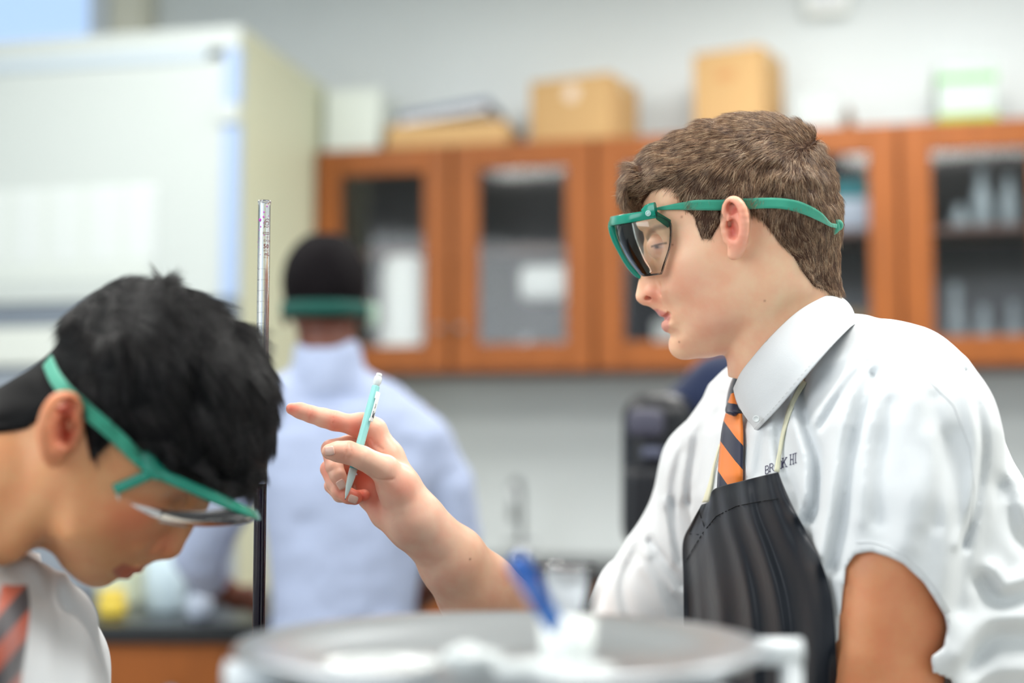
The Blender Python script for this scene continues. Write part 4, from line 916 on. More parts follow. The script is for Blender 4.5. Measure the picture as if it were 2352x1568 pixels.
# apron
L_ap = [(1640, 1118), (1628, 1158), (1604, 1160), (1586, 1205), (1568, 1245), (1569, 1320), (1570, 1420), (1570, 1560), (1568, 1700)]
def row(t):   # t down the apron: blended left, top-mid and right edges
    return None
LE = catmull([(1612, 1158), (1588, 1200), (1568, 1246), (1569, 1330), (1570, 1440), (1570, 1580), (1566, 1740)], 44)
RE = catmull([(1788, 1083), (1802, 1120), (1826, 1172), (1862, 1240), (1900, 1330), (1918, 1450), (1930, 1740)], 44)
TOPC = catmull([(1612, 1158), (1630, 1150), (1641, 1122), (1700, 1105), (1750, 1092), (1788, 1083)], 40)
Ga = []
for i in range(44):
    t = i / 43; r = []
    for j in range(40):
        u = j / 39; base = LE[i] * (1 - u) + RE[i] * u; dev = TOPC[j] - (LE[0] * (1 - u) + RE[0] * u); r.append(tuple(base + dev * (1 - t) ** 3))
    Ga.append(r)
body_only = Vol(tb.lo, tb.lo + tb.h * (tb.n - 1), tb.h)
sect(body_only, fT, [(905, 1895, .13, .075), (1000, 1925, .175, .108), (1150, 1948, .188, .124), (1300, 1972, .182, .130), (1500, 1995, .172, .132), (1700, 2005, .168, .130), (1900, 2005, .165, .128)], sd, nd, .02)
G_, Da = drape(body_only, fT, Ga, .006, 4)
Rm = np.array([[march(tb, fT, G_[i, j, 0], G_[i, j, 1], .003) or 9 for j in range(40)] for i in range(44)])
near_ = (Rm < Da + .001) & (Da - Rm < .06); Da = np.where(near_, Rm - .003, Da)
for _ in range(14):
    E_ = np.pad(Da, 1, 'edge'); Sm = (E_[1:-1, 1:-1] * 2 + E_[:-2, 1:-1] + E_[2:, 1:-1] + E_[1:-1, :-2] + E_[1:-1, 2:]) / 6; Da = np.where(near_, np.minimum(Sm, Rm - .002), Sm)
for i in range(44):
    for j in range(40):
        u = j / 39; t = i / 43; rp = 0
        for u0, wd_, am in ((.10 + .02 * t, .035, .006), (.27 - .03 * t, .05, .009), (.46 + .02 * t, .035, .005), (.62 + .06 * t, .05, .010), (.86 - .02 * t, .05, .006)):
            rp += am * math.exp(-((u - u0) / wd_) ** 2)
        Da[i, j] -= .002 + rp * (.45 + .75 * t) + .0015 * math.sin(u * 40 + 3 * t)
apron = grid_mesh('apron', G_, Da, APRON, person_B, .0012)
md = apron.modifiers.new('s', 'SUBSURF'); md.levels = 1; md.render_levels = 2
from mathutils.bvhtree import BVHTree
def apronD(a, b):
    i = np.argmin(((G_ - [a, b]) ** 2).sum(2)); return Da.ravel()[i] - .0018
THR = mat('black_thread', rgb(8, 10, 14), .8)
sb = Box()
for pl in ([(1606, 1172), (1582, 1225), (1616, 1228), (1618, 1210), (1606, 1175)], [(1786, 1145), (1740, 1152), (1690, 1162), (1645, 1185), (1615, 1222), (1592, 1260), (1575, 1290)]):
    stroke(sb, None, None, pl, .00038, 0.0004, D=apronD)
sb.done('apron_stitching', THR, apron, True)
# neck strap of the apron, lying on the shirt
CREAM = fabric('cream_tape', rgb(226, 224, 196), .8)
for L2, R2 in (([(1778, 1082), (1786, 1040), (1796, 990), (1812, 930), (1842, 872)], [(1790, 1084), (1795, 1042), (1803, 992), (1822, 934), (1853, 878)]),
               ([(1613, 1154), (1628, 1110), (1638, 1070), (1652, 1020)], [(1628, 1152), (1636, 1110), (1642, 1070), (1656, 1020)])):
    Gs = lerp_edges(L2, R2, 24, 4); g1, d1 = drape(tb, fT, Gs, .0015, 2); grid_mesh('neck_strap', g1, d1 - .0012, CREAM, apron, .001)
# school lettering on the chest, partly behind the apron and a fold
LET = mat('navy_embroidery', rgb(52, 44, 92), .7)
lb = Box()
def letter(ch, x, y, w, hgt, sk=-.20, rise=0):
    S = {'B': [[(0, 0), (0, 1)], [(0, 0), (.7, 0), (.9, .12), (.9, .38), (.7, .5), (0, .5)], [(.7, .5), (.95, .62), (.95, .88), (.7, 1), (0, 1)]],
         'R': [[(0, 0), (0, 1)], [(-.15, 1), (.2, 1)], [(0, 0), (.7, 0), (.9, .12), (.9, .4), (.7, .5), (0, .5)], [(.5, .5), (.95, 1), (1.05, 1)]],
         'O': [[(.25, 0), (.75, 0), (1, .2), (1, .8), (.75, 1), (.25, 1), (0, .8), (0, .2), (.25, 0)]],
         'K': [[(.1, 0), (.1, 1)], [(-.1, 0), (.3, 0)], [(-.1, 1), (.3, 1)], [(.9, 0), (.1, .6)], [(.4, .42), (.9, 1)], [(.7, 0), (1.05, 0)], [(.7, 1), (1.1, 1)]],
         'H': [[(.15, 0), (.15, 1)], [(.85, 0), (.85, 1)], [(.15, .5), (.85, .5)], [(-.05, 0), (.35, 0)], [(-.05, 1), (.35, 1)], [(.65, 0), (1.05, 0)], [(.65, 1), (1.05, 1)]],
         'I': [[(.5, 0), (.5, 1)], [(.1, 0), (.9, 0)], [(.1, 1), (.9, 1)]]}[ch]
    for s in S:
        stroke(lb, tb, fT, [(x + a * w, y + b * hgt + sk * a * w) for a, b in s], .00030, .0003)
for ch, x, y, w, hh in [('B', 1758, 1070, 8, 18), ('R', 1768, 1065, 9, 18), ('O', 1790, 1058, 6, 19), ('K', 1797, 1052, 10, 21), ('H', 1814, 1044, 9, 23), ('I', 1824, 1041, 6, 22)]: letter(ch, x, y, w, hh)
lb.done('chest_lettering', LET, shirt_B, True)
# shirt seams and buttons
for pl in ([(2112, 852), (2190, 930), (2228, 1030), (2238, 1130), (2224, 1240)], [(1966, 1246), (2000, 1244), (2040, 1256), (2080, 1276), (2110, 1302), (2150, 1350), (2182, 1405)], [(1520, 1140), (1540, 1230), (1562, 1300)], [(1712, 985), (1716, 1020), (1712, 1060), (1716, 1096)]):
    sm_ = Box(); stroke(sm_, tb, fT, pl, .0003, .0001); sm_.done('shirt_seam', STITCH, shirt_B, True)
# trousers down to the floor
KHAKI = fabric('dark_trousers', rgb(44, 46, 56))
tr = Vol((-0.30, 0, -.25), (.30, 1.0, .25), .006)
for sx in (-1, 1):
    a0 = np.array([-.457 * .08 * sx, .90, .889 * .08 * sx]); tr.chain([a0, a0 * [1.2, .55, 1.2], a0 * [1.3, .11, 1.3]], [.115, .085, .062], .03)
tr.ell((0, .93, 0), (.15, .12, .17), k=.04)
tvv, tqq = tr.mesh(); bx, by = (1995 - CX) / FPX * 1.28, 1.28
vmesh('trousers', np.c_[tvv[:, 0] + bx, tvv[:, 2] + by, tvv[:, 1]], tqq, KHAKI, person_B)
for sx in (-1, 1):
    sh = Vol((-.16, -.02, -.07), (.10, .14, .07), .004); sh.cone((.03, .05, 0), (-.09, .035, 0), .046, .036, .01); sh.put(lambda x, y, z: .012 - y + 0 * x + 0 * z, k=0.004, mode='and')
    q1, q2 = sh.mesh(); vmesh('shoe', np.c_[q1[:, 0] + bx - .457 * .104 * sx, q1[:, 2] + by + .889 * .104 * sx, q1[:, 1] - .012], q2, mat('shoe_leather', rgb(40, 30, 26), .4), person_B)
# near arm
an = Vol(T_(1880, 1980, 0) * [1, 1, 0] + [0, 0, -.25], T_(2230, 950, 0) * [1, 1, 0] + [0, 0, -.08], .0022)
an.chain([T_(2080, 1020, -.14), T_(2052, 1250, -.150), T_(2045, 1420, -.153), T_(2034, 1560, -.156), T_(2022, 1700, -.16), T_(2000, 1960, -.175)], [.046, .043, .0405, .0385, .040, .032], .02)
an.cone(T_(2010, 1330, -.165), T_(2000, 1480, -.166), .030, .028, .02)
nv, nq = an.mesh()
ncol = np.tile(np.array(lin((222, 156, 112))), (len(nv), 1)); ncol = blend(ncol, (204, 118, 74), .5 * np.clip(vnoise(nv / .03, 2), 0, 1))
# pointing hand and forearm
fH = Frame(880, 1080, 1.235); H = fH.P; m_ = fH.m
hv_ = Vol(H(640, 1640, 0) * [1, 1, 0] + [0, 0, -.075], H(1420, 900, 0) * [1, 1, 0] + [0, 0, .16], .0011)
def r_(*a): return [x * m_ for x in a]
# palm and back of the hand
hv_.chain([H(953, 1190, .004), H(925, 1120, .004), H(893, 1048, .006), H(862, 990, .008)], r_(54, 42, 33, 25), .010)
hv_.chain([H(958, 1195, .004), H(915, 1140, .012), H(870, 1070, .022), H(843, 1018, .026)], r_(50, 38, 30, 24), .012)
hv_.chain([H(945, 1205, .006), H(900, 1165, .016), H(862, 1110, .026), H(838, 1062, .032)], r_(42, 34, 28, 22), .012)
hv_.chain([H(935, 1208, .006), H(885, 1180, .012), H(850, 1140, .020), H(834, 1108, .028)], r_(40, 31, 27, 20), .010)
# index finger, pointing
hv_.chain([H(862, 988, .008), H(818, 977, .009), H(768, 966, .008), H(742, 959, .008), H(714, 951, .008), H(690, 943, .008), H(670, 938.5, .008)], r_(26, 23.5, 21.5, 20.5, 18.2, 17.0, 13.5), .004)
hv_.cone(H(835, 972, .010), H(850, 985, .012), 22 * m_, 26 * m_, .008)
# middle, ring, little fingers curled in
hv_.chain([H(843, 1020, .026), H(800, 1022, .020), H(760, 1031, .010)], r_(24, 22, 22), .003)
hv_.chain([H(760, 1032, .008), H(768, 1072, -.004), H(776, 1092, -.007), H(787, 1113, -.008)], r_(22, 19.5, 18, 15.5), .002)
hv_.chain([H(836, 1064, .034), H(795, 1066, .028), H(756, 1076, .016)], r_(22, 20, 20), .002)
hv_.chain([H(756, 1077, .015), H(768, 1110, .006), H(780, 1129, .000), H(800, 1138, -.006), H(815, 1142, -.007)], r_(20, 18.5, 18, 18, 17), .002)
hv_.chain([H(832, 1110, .034), H(795, 1105, .032), H(762, 1115, .023)], r_(19, 17, 17), .002)
hv_.chain([H(762, 1116, .022), H(780, 1137, .014), H(806, 1142, .008), H(836, 1137, .003)], r_(16.5, 15.5, 15, 14), .002)
# thumb
hv_.chain([H(940, 1185, -.004), H(912, 1118, -.012), H(884, 1078, -.020)], r_(48, 43, 33), .010)
hv_.chain([H(884, 1078, -.021), H(832, 1051, -.030), H(800, 1039, -.028), H(777, 1037, -.026), H(757, 1037, -.024)], r_(32, 25.5, 25, 22.5, 17.5), .003)
# creases
for pl, rr in (([(878, 1032), (862, 1020), (850, 1008)], 2.2), ([(843, 1084), (858, 1098), (880, 1103), (905, 1100)], 1.6), ([(889, 1214), (905, 1196), (922, 1182)], 1.4), ([(768, 945), (764, 965), (768, 986)], .9), ([(716, 934), (713, 950), (714, 968)], .8), ([(791, 1018), (794, 1036), (791, 1056)], .8), ([(803, 1016), (806, 1034), (803, 1056)], .6), ([(752, 1085), (762, 1080)], .8)):
    for (a, b), (c, d) in zip(pl, pl[1:]):
        D1 = march(hv_, fH, a, b, 0, 1.1, 1.4, 300); D2 = march(hv_, fH, c, d, 0, 1.1, 1.4, 300)
        if D1 and D2:
            o1, o2 = fH.o, 0; q = [np.array([(c3(x, y, DD) - fH.o) @ e for e in (fH.r, fH.u, fH.w)]) for x, y, DD in ((a, b, D1 - .0003), (c, d, D2 - .0003))]
            hv_.cone(q[0], q[1], rr * m_, rr * m_, .0014, 'cut')
# forearm to the elbow
hv_.chain([H(955, 1192, .004), H(990, 1235, .014), H(1040, 1290, .030), H(1100, 1362, .052), H(1180, 1440, .078), H(1290, 1500, .11), H(1420, 1560, .14)], [.0205, .0225, .0300, .0370, .0405, .0410, .043], .014)
hv_.cone(H(975, 1200, .006), H(1035, 1270, .028), .0150, .024, .012)
gv, gq = hv_.mesh()
gc = np.tile(np.array(lin((240, 198, 174))), (len(gv), 1))
def bH(px, py, w, r): return blob(gv, H(px, py, w), (r, r, r))
for px, py, w, r, s in [(665, 938, .0, .010, .7), (714, 951, .0, .007, .45), (768, 970, .0, .010, .5), (820, 985, .0, .012, .6), (760, 1040, -.0, .014, .35), (786, 1125, -.01, .010, .5), (818, 1142, -.01, .009, .75), (836, 1140, .0, .008, .6), (750, 1085, .01, .012, .4), (880, 1160, .0, .016, .35), (850, 1020, .0, .012, .45), (830, 1100, .02, .020, .6), (800, 1040, -.03, .012, .3), (920, 1120, -.03, .016, .3)]:
    gc = blend(gc, (224, 98, 76), min(.95, 1.25 * s) * np.clip(bH(px, py, w, r), 0, 1))
gc = blend(gc, (228, 178, 140), .55 * np.clip((gv[:, 0] - H(1000, 1300, 0)[0]) / .04, 0, 1))
gc = blend(gc, (214, 150, 130), .35 * np.clip(vnoise(gv / .012, 4), 0, 1))
gc = blend(gc, (150, 90, 70), .8 * np.clip(blob(gv, H(1080, 1284, -.0), (.0011, .0011, .05)), 0, 1))
allv = np.vstack([head_B[0], fT.world(nv), fH.world(gv)]); allq = np.vstack([head_B[1], nq + len(head_B[0]), gq + len(head_B[0]) + len(nv)]); allc = np.vstack([head_B[2], ncol, gc])
body_B = vmesh('body', allv, allq, SKIN, person_B, allc)
# nails
NAIL = mat('fingernail', rgb(234, 184, 168), .3, spec=.5, sss=.2)
def nail(px, py, ang, L, Wd, tilt=0):
    n, m = 7, 7; D0 = march(hv_, fH, px, py, 0, 1.1, 1.4, 400); G = []; Dd = []
    ca, sa = math.cos(ang), math.sin(ang)
    for i in range(n):
        r = []; dd = []
        for j in range(m):
            u = -1 + 2 * i / (n - 1); v = -1 + 2 * j / (m - 1); rr_ = 1 / max(1, (abs(u) ** 5 + abs(v) ** 5) ** .2); u2, v2 = u * rr_, v * rr_
            x = px + (ca * u2 * L - sa * v2 * Wd); y = py + (sa * u2 * L + ca * v2 * Wd); r.append((x, y)); d = march(hv_, fH, x, y, .0002, 1.1, 1.4, 400); dd.append(d if d and abs(d - D0) < .012 else D0)
        G.append(r); Dd.append(dd)
    grid_mesh('fingernail', np.array(G), np.array(Dd) - .0002, NAIL, body_B, .0005)
nail(757, 1035, math.radians(-8), 11, 11); nail(784, 1112, math.radians(58), 11, 10); nail(811, 1146, math.radians(20), 11, 9)
fr = fB; Pn = lambda px, py, w: fr.P(px, py, w)
gog = empty('safety_goggles', tuple(map(float, fB.world(P(1480, 560, 0))[0])), 'green-framed wraparound goggles worn by the brown-haired student at right', 'goggles')
class TwoVol:
    def __init__(s, a, b): s.a, s.b = a, b
    def samp(s, p): return np.minimum(s.a.samp(p), s.b.samp(p))
hd = Vol((-0.115, -0.125, 0), (0.105, 0.125, 0.108), h, True); hd.F = headonly
hvol = TwoVol(hB, hd)
# strap
def pxs(L, off): return [(a, b + off[i], -.07) for i, (a, b) in enumerate(L)]
SB = [(1504, 479), (1560, 473), (1600, 471), (1660, 471), (1720, 468), (1790, 468), (1840, 478), (1880, 498), (1905, 515), (1922, 519)]
wd = [3, 8, 11, 12, 12, 12, 13, 11, 5, 5]
st = head_strap('strap', fB, hvol, [(a, b - wd[i], -.072 if a < 1850 else -.05) for i, (a, b) in enumerate(SB)], [(a, b + wd[i], -.072 if a < 1850 else -.05) for i, (a, b) in enumerate(SB)], 0.0028, STRAP, gog)
kn = Box(); kp = [fB.world(fB.P(a, b, w))[0] for a, b, w in [(1906, 526, -.028), (1912, 512, -.034), (1918, 511, -.036), (1919, 524, -.036), (1912, 530, -.032), (1906, 522, -.030)]]
kn.tube(catmull(kp, 24), 0.0038, 10); kp = [fB.world(fB.P(a, b, w))[0] for a, b, w in [(1914, 520, -.036), (1921, 512, -.036), (1928, 514, -.035), (1927, 521, -.034), (1918, 521, -.035)]]
kn.tube(catmull(kp, 24), 0.0032, 10); kn.done('strap_knot', STRAP, gog, True)
# visor: plan curve from the near temple round the front to the far temple; rows top to bottom
def visor_row(back, front, y_b, y_f, hw, n=49, pinch=0.0, yo=0):
    xb, xf = back, front; out = []
    for i in range(n):
        t = -1 + 2 * i / (n - 1); ang = t * math.pi / 2
        ex = 0.62
        cx = math.copysign(abs(math.cos(ang)) ** ex, math.cos(ang)); sx = math.copysign(abs(math.sin(ang)) ** 0.80, ang)
        px = xb + (xf - xb) * cx; py = y_b + (y_f - y_b) * cx - pinch * math.exp(-(t / .16) ** 2)
        out.append(fr.P(px, py, sx * hw))
    return np.array(out)
rows = [visor_row(1512, 1412, 496, 505, .061), visor_row(1538, 1412, 510, 522, .064), visor_row(1541, 1418, 535, 550, .064), visor_row(1538, 1431, 568, 580, .062), visor_row(1527, 1449, 602, 608, .058), visor_row(1519, 1470, 628, 634, .052, pinch=10)]
R = np.array(rows); fine = np.array([[catmull(R[:, j], 22)[i] for j in range(R.shape[1])] for i in range(22)])
nr, nc = fine.shape[:2]
vv = fr.world(fine.reshape(-1, 3)); ff = [(i * nc + j, i * nc + j + 1, (i + 1) * nc + j + 1, (i + 1) * nc + j) for i in range(nr - 1) for j in range(nc - 1)]
lens = pyd('lens', vv, ff, LENS, gog); md = lens.modifiers.new('t', 'SOLIDIFY'); md.thickness = 0.0016; md.offset = 0
# bevelled clear edge of the lens
edge = [fine[i, 0] for i in range(2, nr)] + [fine[-1, j] for j in range(0, 14)]
e = Box(); e.tube(fr.world(np.array(edge)), 0.0009, 6); e.done('lens_edge', lens_mat('lens_edge', (.78, .82, .88, 1)), gog, True)
# frame: brow rail with flat section, nose bridge bar, lower far rail
fb = bmesh.new(); sec = []
top = fine[0]; 
def rail(pts, up, hgt, thk, name, parent=gog, m=GREEN):
    pts = np.array(pts); n = len(pts); V = []; c0 = pts.mean(0)
    for i in range(n):
        d = pts[min(i + 1, n - 1)] - pts[max(i - 1, 0)]; d /= np.linalg.norm(d); u = np.array(up[i] if hasattr(up[0], '__len__') else up, float); o = np.cross(d, u); o /= np.linalg.norm(o); u = np.cross(o, d)
        H = hgt[i] if hasattr(hgt, '__len__') else hgt; tk_ = thk[i] if hasattr(thk, '__len__') else thk
        for k in range(12):
            a = 2 * math.pi * k / 12; ca, sa = math.cos(a), math.sin(a)
            V.append(pts[i] + u * H / 2 * math.copysign(abs(sa) ** .6, sa) + o * tk_ / 2 * math.copysign(abs(ca) ** .6, ca))
    F = [(i * 12 + k, i * 12 + (k + 1) % 12, (i + 1) * 12 + (k + 1) % 12, (i + 1) * 12 + k) for i in range(n - 1) for k in range(12)]
    F += [tuple(range(12))[::-1], tuple((n - 1) * 12 + k for k in range(12))]
    V = fr.world(np.array(V)); me = bpy.data.meshes.new(name); me.from_pydata([tuple(x) for x in V], [], F); me.update(); 
    bm = bmesh.new(); bm.from_mesh(me); bmesh.ops.recalc_face_normals(bm, faces=bm.faces); bm.to_mesh(me); bm.free()
    return smooth_by_angle(link_mesh(name, me, m, parent), 50)
brow = visor_row(1508, 1404, 490, 508, .063, 61)
hg = [0.0078 + 0.0010 * math.cos(math.pi * (-1 + 2 * i / 60) / 2) for i in range(61)]
rail(brow, (0.15, 1, 0), hg, 0.0034, 'frame')
bar = catmull([P(1412, 504, 0), P(1406, 520, 0), P(1413, 548, 0), P(1427, 577, 0), P(1443, 606, 0), P(1460, 627, 0), P(1473, 636, 0)], 26)
rail(bar, (0, 0, 1), 0.013, list(np.linspace(.0078, .0048, 26)), 'nose_bar')
for s in (-1, 1):
    low = catmull([P(1470, 638, s * .006), P(1486, 628, s * .020), P(1505, 640, s * .034), P(1519, 634, s * .050)], 18)
    if s > 0: rail(low, (0, 1, 0), 0.0022, 0.0022, 'lower_rim')
    # temple block with rivet
    tb = Box(); M = Matrix.Identity(4)
    blk = catmull([P(1478, 487, s * .058), P(1492, 483, s * .062), P(1506, 480, s * .0645)], 8)
    rail(blk, (0.05, 1, 0), [0.006, .0085, .0105, .0115, .012, .012, .012, .0120], 0.0052, 'temple_block')
    rv = Box(); p0 = fr.world(P(1489, 490, s * .0640))[0]; nrm = (fr.w if s > 0 else -fr.w); nw = Vector(nrm[0] * BR + nrm[1] * BU + nrm[2] * BF)
    Mr = Matrix.Translation(Vector(p0)) @ nw.to_track_quat('Z', 'Y').to_matrix().to_4x4()
    rv.lathe([(0, .0022), (.0010, .0022), (.0012, .0015), (.0017, .0016), (.0021, .0022), (.0025, .0014), (.0025, -.001)], 20, Mr).done('rivet', mat('rivet', rgb(190, 225, 220), .2, spec=.7), gog, True)
    tabp = [P(1507, 484, s * .0655), P(1541, 505, s * .0655), P(1541, 517, s * .0655), P(1534, 523, s * .0655), P(1507, 503, s * .0655)]
    tv_ = fr.world(np.array(tabp)); tabo = pyd('temple_tab', tv_, [(0, 1, 2, 3, 4)], lens_mat('green_film', (.16, .55, .48, 1)) if s < 0 else bpy.data.materials['green_film'], gog, False)
    mdt = tabo.modifiers.new('t', 'SOLIDIFY'); mdt.thickness = .0012
# ------------------------------------------------------------------ the boy on the left, head bent forward
person_A = empty('person', (-.42, 1.12, 0), 'black-haired student in green goggles and white shirt bending his head down', 'person')
fA = Frame(320, 980, 1.03); A_ = fA.P; mA = fA.m
OUT_A = [(482, 1150, 45), (468, 1168, 34), (448, 1184, 30), (425, 1196, 32), (400, 1218, 34), (376, 1246, 34), (354, 1274, 32), (343, 1286, 28), (338, 1295, 24), (322, 1303, 22), (314, 1311, 22), (303, 1314, 20), (298, 1322, 22), (286, 1328, 22), (272, 1330, 24),
         (262, 1335, 26), (250, 1343, 26), (233, 1348, 28), (212, 1348, 30), (182, 1335, 38), (142, 1300, 45), (110, 1258, 55), (60, 1180, 60), (25, 1080, 62), (25, 990, 62), (50, 925, 65), (95, 870, 68), (140, 800, 72), (170, 740, 72), (220, 695, 75), (300, 666, 75), (390, 678, 75), (465, 715, 75), (530, 775, 72), (572, 850, 70), (586, 930, 68), (575, 1005, 64), (545, 1065, 58), (510, 1115, 52)]
IN_A = [(330, 830, 77), (420, 800, 71), (490, 860, 62), (500, 950, 60), (430, 900, 72), (250, 780, 71), (220, 860, 74), (300, 920, 77), (200, 950, 73), (400, 1000, 69), (470, 1030, 59), (300, 1030, 71), (240, 1080, 70), (330, 1090, 66), (400, 1110, 57), (445, 1130, 45), (425, 1155, 38),
        (370, 1165, 54), (310, 1170, 62), (385, 1195, 42), (330, 1215, 50), (260, 1190, 62), (200, 1190, 62), (150, 1170, 60), (200, 1270, 47), (150, 1235, 54), (285, 1270, 36), (250, 1310, 28), (215, 1325, 24), (300, 1245, 42), (328, 1262, 32), (120, 1060, 68)]
wA = Vol(A_(20, 1420, 0) * [1, 1, 0], A_(640, 630, 0) * [1, 1, 0] + [0, 0, .108], .0011, True)
wA.lo[0] = A_(-60, 1000, 0)[0]; wA.__init__([wA.lo[0], wA.lo[1], 0], A_(640, 630, 0) * [1, 1, 0] + [0, 0, .108], .0011, True)
GA, _ = head_field(fA, OUT_A, IN_A, (0, 0), (.01, .01), .001)
wA.put(g_sdf(GA)); headA0 = wA.F.copy()
def AW(px, py, w): q = A_(px, py, -w); q[2] = w; return q
NECKA = ([A_(150, 1010, 0), A_(10, 1090, 0), A_(-160, 1190, 0)], [.052, .053, .060])
wA.chain(*NECKA, .016)
wA.cone(AW(150, 1060, .05), AW(20, 1250, .03), .012, .012, .014)
wA.chain([A_(452, 1160, 0), A_(425, 1185, 0), A_(404, 1216, 0), A_(389, 1248, 0)], [.0068, .0078, .0086, .0088], .006)
wA.cone(A_(390, 1200, 0), A_(358, 1240, 0), .012, .014, .009)
wA.ell(A_(390, 1254, 0), (.0078, .0075, .010), k=.005)
wA.ell(AW(348, 1246, .0135), (.0090, .0085, .0065), k=.0035)
wA.cone(A_(383, 1267, 0), A_(360, 1268, 0), .0040, .0026, .002)
wA.chain([AW(335, 1218, .026), AW(318, 1238, .026), AW(322, 1262, .022)], [.0026, .0036, .0024], .004, 'cut')
wA.ell(AW(405, 1135, .034), (.012, .011, .010), k=.008, mode='cut'); wA.ell(AW(390, 1140, .0285), (.0120, .0118, .0120), k=.003)
wA.cone(AW(455, 1120, .018), AW(395, 1085, .048), .006, .006, .010)
wA.chain([AW(318, 1305, 0), AW(308, 1302, .010), AW(262, 1282, .0225)], [.0036, .0034, .0012], .003)
wA.chain([AW(293, 1316, 0), AW(284, 1312, .010), AW(262, 1290, .021)], [.0040, .0038, .0014], .003)
wA.chain([AW(305, 1313, 0), AW(290, 1306, .011), AW(258, 1283, .0225), AW(246, 1276, .027)], [.0014, .0013, .0012, .0008], .001, 'cut')
# ear
Re = np.array([[.78, -.10, -.60], [.05, .99, -.10], [.60, .06, .80]]); Re = np.array([[0.80, -0.22, 0.55], [0.25, 0.97, 0.0], [-0.55, 0.12, 0.82]])
for i in range(3): Re[i] /= np.linalg.norm(Re[i])
wA.ell(AW(140, 985, .080), (.0115, .0215, .0042), Re, k=.002)
rimA = catmull([AW(176, 1000, .075), AW(184, 965, .078), (AW(178, 930, .082)), AW(158, 912, .087), AW(130, 916, .092), AW(108, 945, .095), AW(99, 985, .094), AW(102, 1025, .089), AW(112, 1052, .082)], 20)
wA.chain(rimA, [.0030] * 6 + [.0034] * 8 + [.0040] * 6, .0024)
wA.cone(AW(122, 1030, .081), AW(122, 1055, .078), .0070, .0056, .004)
wA.chain(catmull([AW(140, 940, .087), AW(120, 965, .090), AW(118, 1000, .088), AW(132, 1025, .083)], 10), [.0027] * 10, .003)
wA.ell(AW(145, 990, .085), (.0075, .0110, .0085), k=.0025, mode='cut'); wA.ell(AW(152, 935, .089), (.0065, .0065, .0045), k=.002, mode='cut')
wA.ell(AW(150, 1003, .075), (.0030, .0060, .012), k=.002, mode='cut')
wA.cone(AW(170, 1000, .077), AW(164, 1022, .0775), .0042, .0036, .003); wA.ell(AW(138, 1030, .083), (.0036, .0036, .0036), k=.003)
wA.cone(AW(118, 960, .08), AW(122, 1030, .076), .0075, .0068, .005)
v, q = wA.mesh(); va = v.copy(); va[:, 2] = np.abs(v[:, 2])
col = np.tile(np.array(lin((214, 158, 112))), (len(v), 1))
def bA(px, py, w, r): return blob(va, AW(px, py, w), r)
col = blend(col, (214, 124, 92), .7 * np.clip(bA(310, 1190, .055, (.022, .018, .05)) + bA(372, 1250, .01, (.012, .012, .02)), 0, 1))
col = blend(col, (222, 128, 98), .8 * np.clip(bA(140, 980, .09, (.018, .030, .014)), 0, 1))
col = blend(col, (168, 52, 36), .9 * np.clip(bA(150, 935, .087, (.007, .007, .006)) + 1.2 * bA(148, 990, .078, (.007, .012, .008)), 0, 1))
lp = [A_(a, b, 0)[:2] for a, b in [(340, 1300), (322, 1300), (300, 1294), (270, 1279), (246, 1273), (256, 1296), (266, 1318), (278, 1334), (320, 1334)]]
ld = poly_sdf(lp, v[:, 0], v[:, 1]); col = blend(col, (164, 70, 66), .7 * np.clip(.5 - ld / .002, 0, 1) * (va[:, 2] < .026))
col = blend(col, (120, 70, 48), .6 * np.clip(bA(392, 1142, .038, (.010, .006, .02)), 0, 1))
MASK_A = [(720, 1330), (625, 1285), (562, 1212), (505, 1168), (455, 1140), (410, 1108), (352, 1072), (338, 1040), (300, 1024), (262, 1008), (246, 1026), (228, 1042), (212, 1056), (206, 1030), (198, 990), (190, 950), (160, 925), (120, 935), (98, 960), (62, 985), (20, 992), (-60, 1000), (-300, 1100), (-300, 700), (0, 560), (400, 540), (700, 650), (760, 1000)]
mpA = [A_(a, b, -.05 if a < 450 else -.02)[:2] for a, b in MASK_A]; mdA = poly_sdf(mpA, v[:, 0], v[:, 1])
col = blend(col, (22, 18, 20), .95 * np.clip(.5 - mdA / .003, 0, 1) * (np.abs(v[:, 2]) < .083))
head_A = (fA.world(v), q, col)
hA = Vol([A_(-60, 1000, 0)[0], A_(300, 1250, 0)[1], 0], [A_(690, 900, 0)[0], A_(300, 600, 0)[1], .112], .0014, True)
hA.put(g_sdf(GA)); hA.chain(*NECKA, .016)
TPA = [(300, 655, 7), (400, 670, 9), (200, 690, 7), (140, 800, 4), (100, 850, 3), (480, 715, 10), (550, 780, 13), (600, 860, 15), (620, 940, 17), (610, 1030, 19), (590, 1100, 24), (560, 1150, 34), (590, 1170, 36), (520, 1130, 24), (400, 900, 10), (300, 850, 9), (400, 1020, 11), (470, 1070, 14), (30, 930, 2.5), (220, 900, 7), (250, 1000, 4), (60, 960, 2.5)]
tpA = np.array([list(A_(a, b, 0)[:2]) for a, b, _ in TPA]); tvA = np.array([t[2] / 1000 for t in TPA])
XX, YY = np.meshgrid(hA.ax[0], hA.ax[1], indexing='ij'); T = idw(tpA, tvA, XX.ravel(), YY.ravel())[:, 0].reshape(XX.shape); MD = poly_sdf(mpA, XX, YY)
Tm = np.where(MD < 0, np.minimum(T, -MD * 1.1), np.maximum(-MD, -.012)); nz = vnoise(np.stack([XX.ravel() / .022, YY.ravel() / .012, np.zeros(XX.size)], 1), 5).reshape(XX.shape) * .0010
hA.F = (hA.F - (Tm + np.where(MD < -.006, nz, 0)).astype(np.float32)[:, :, None])
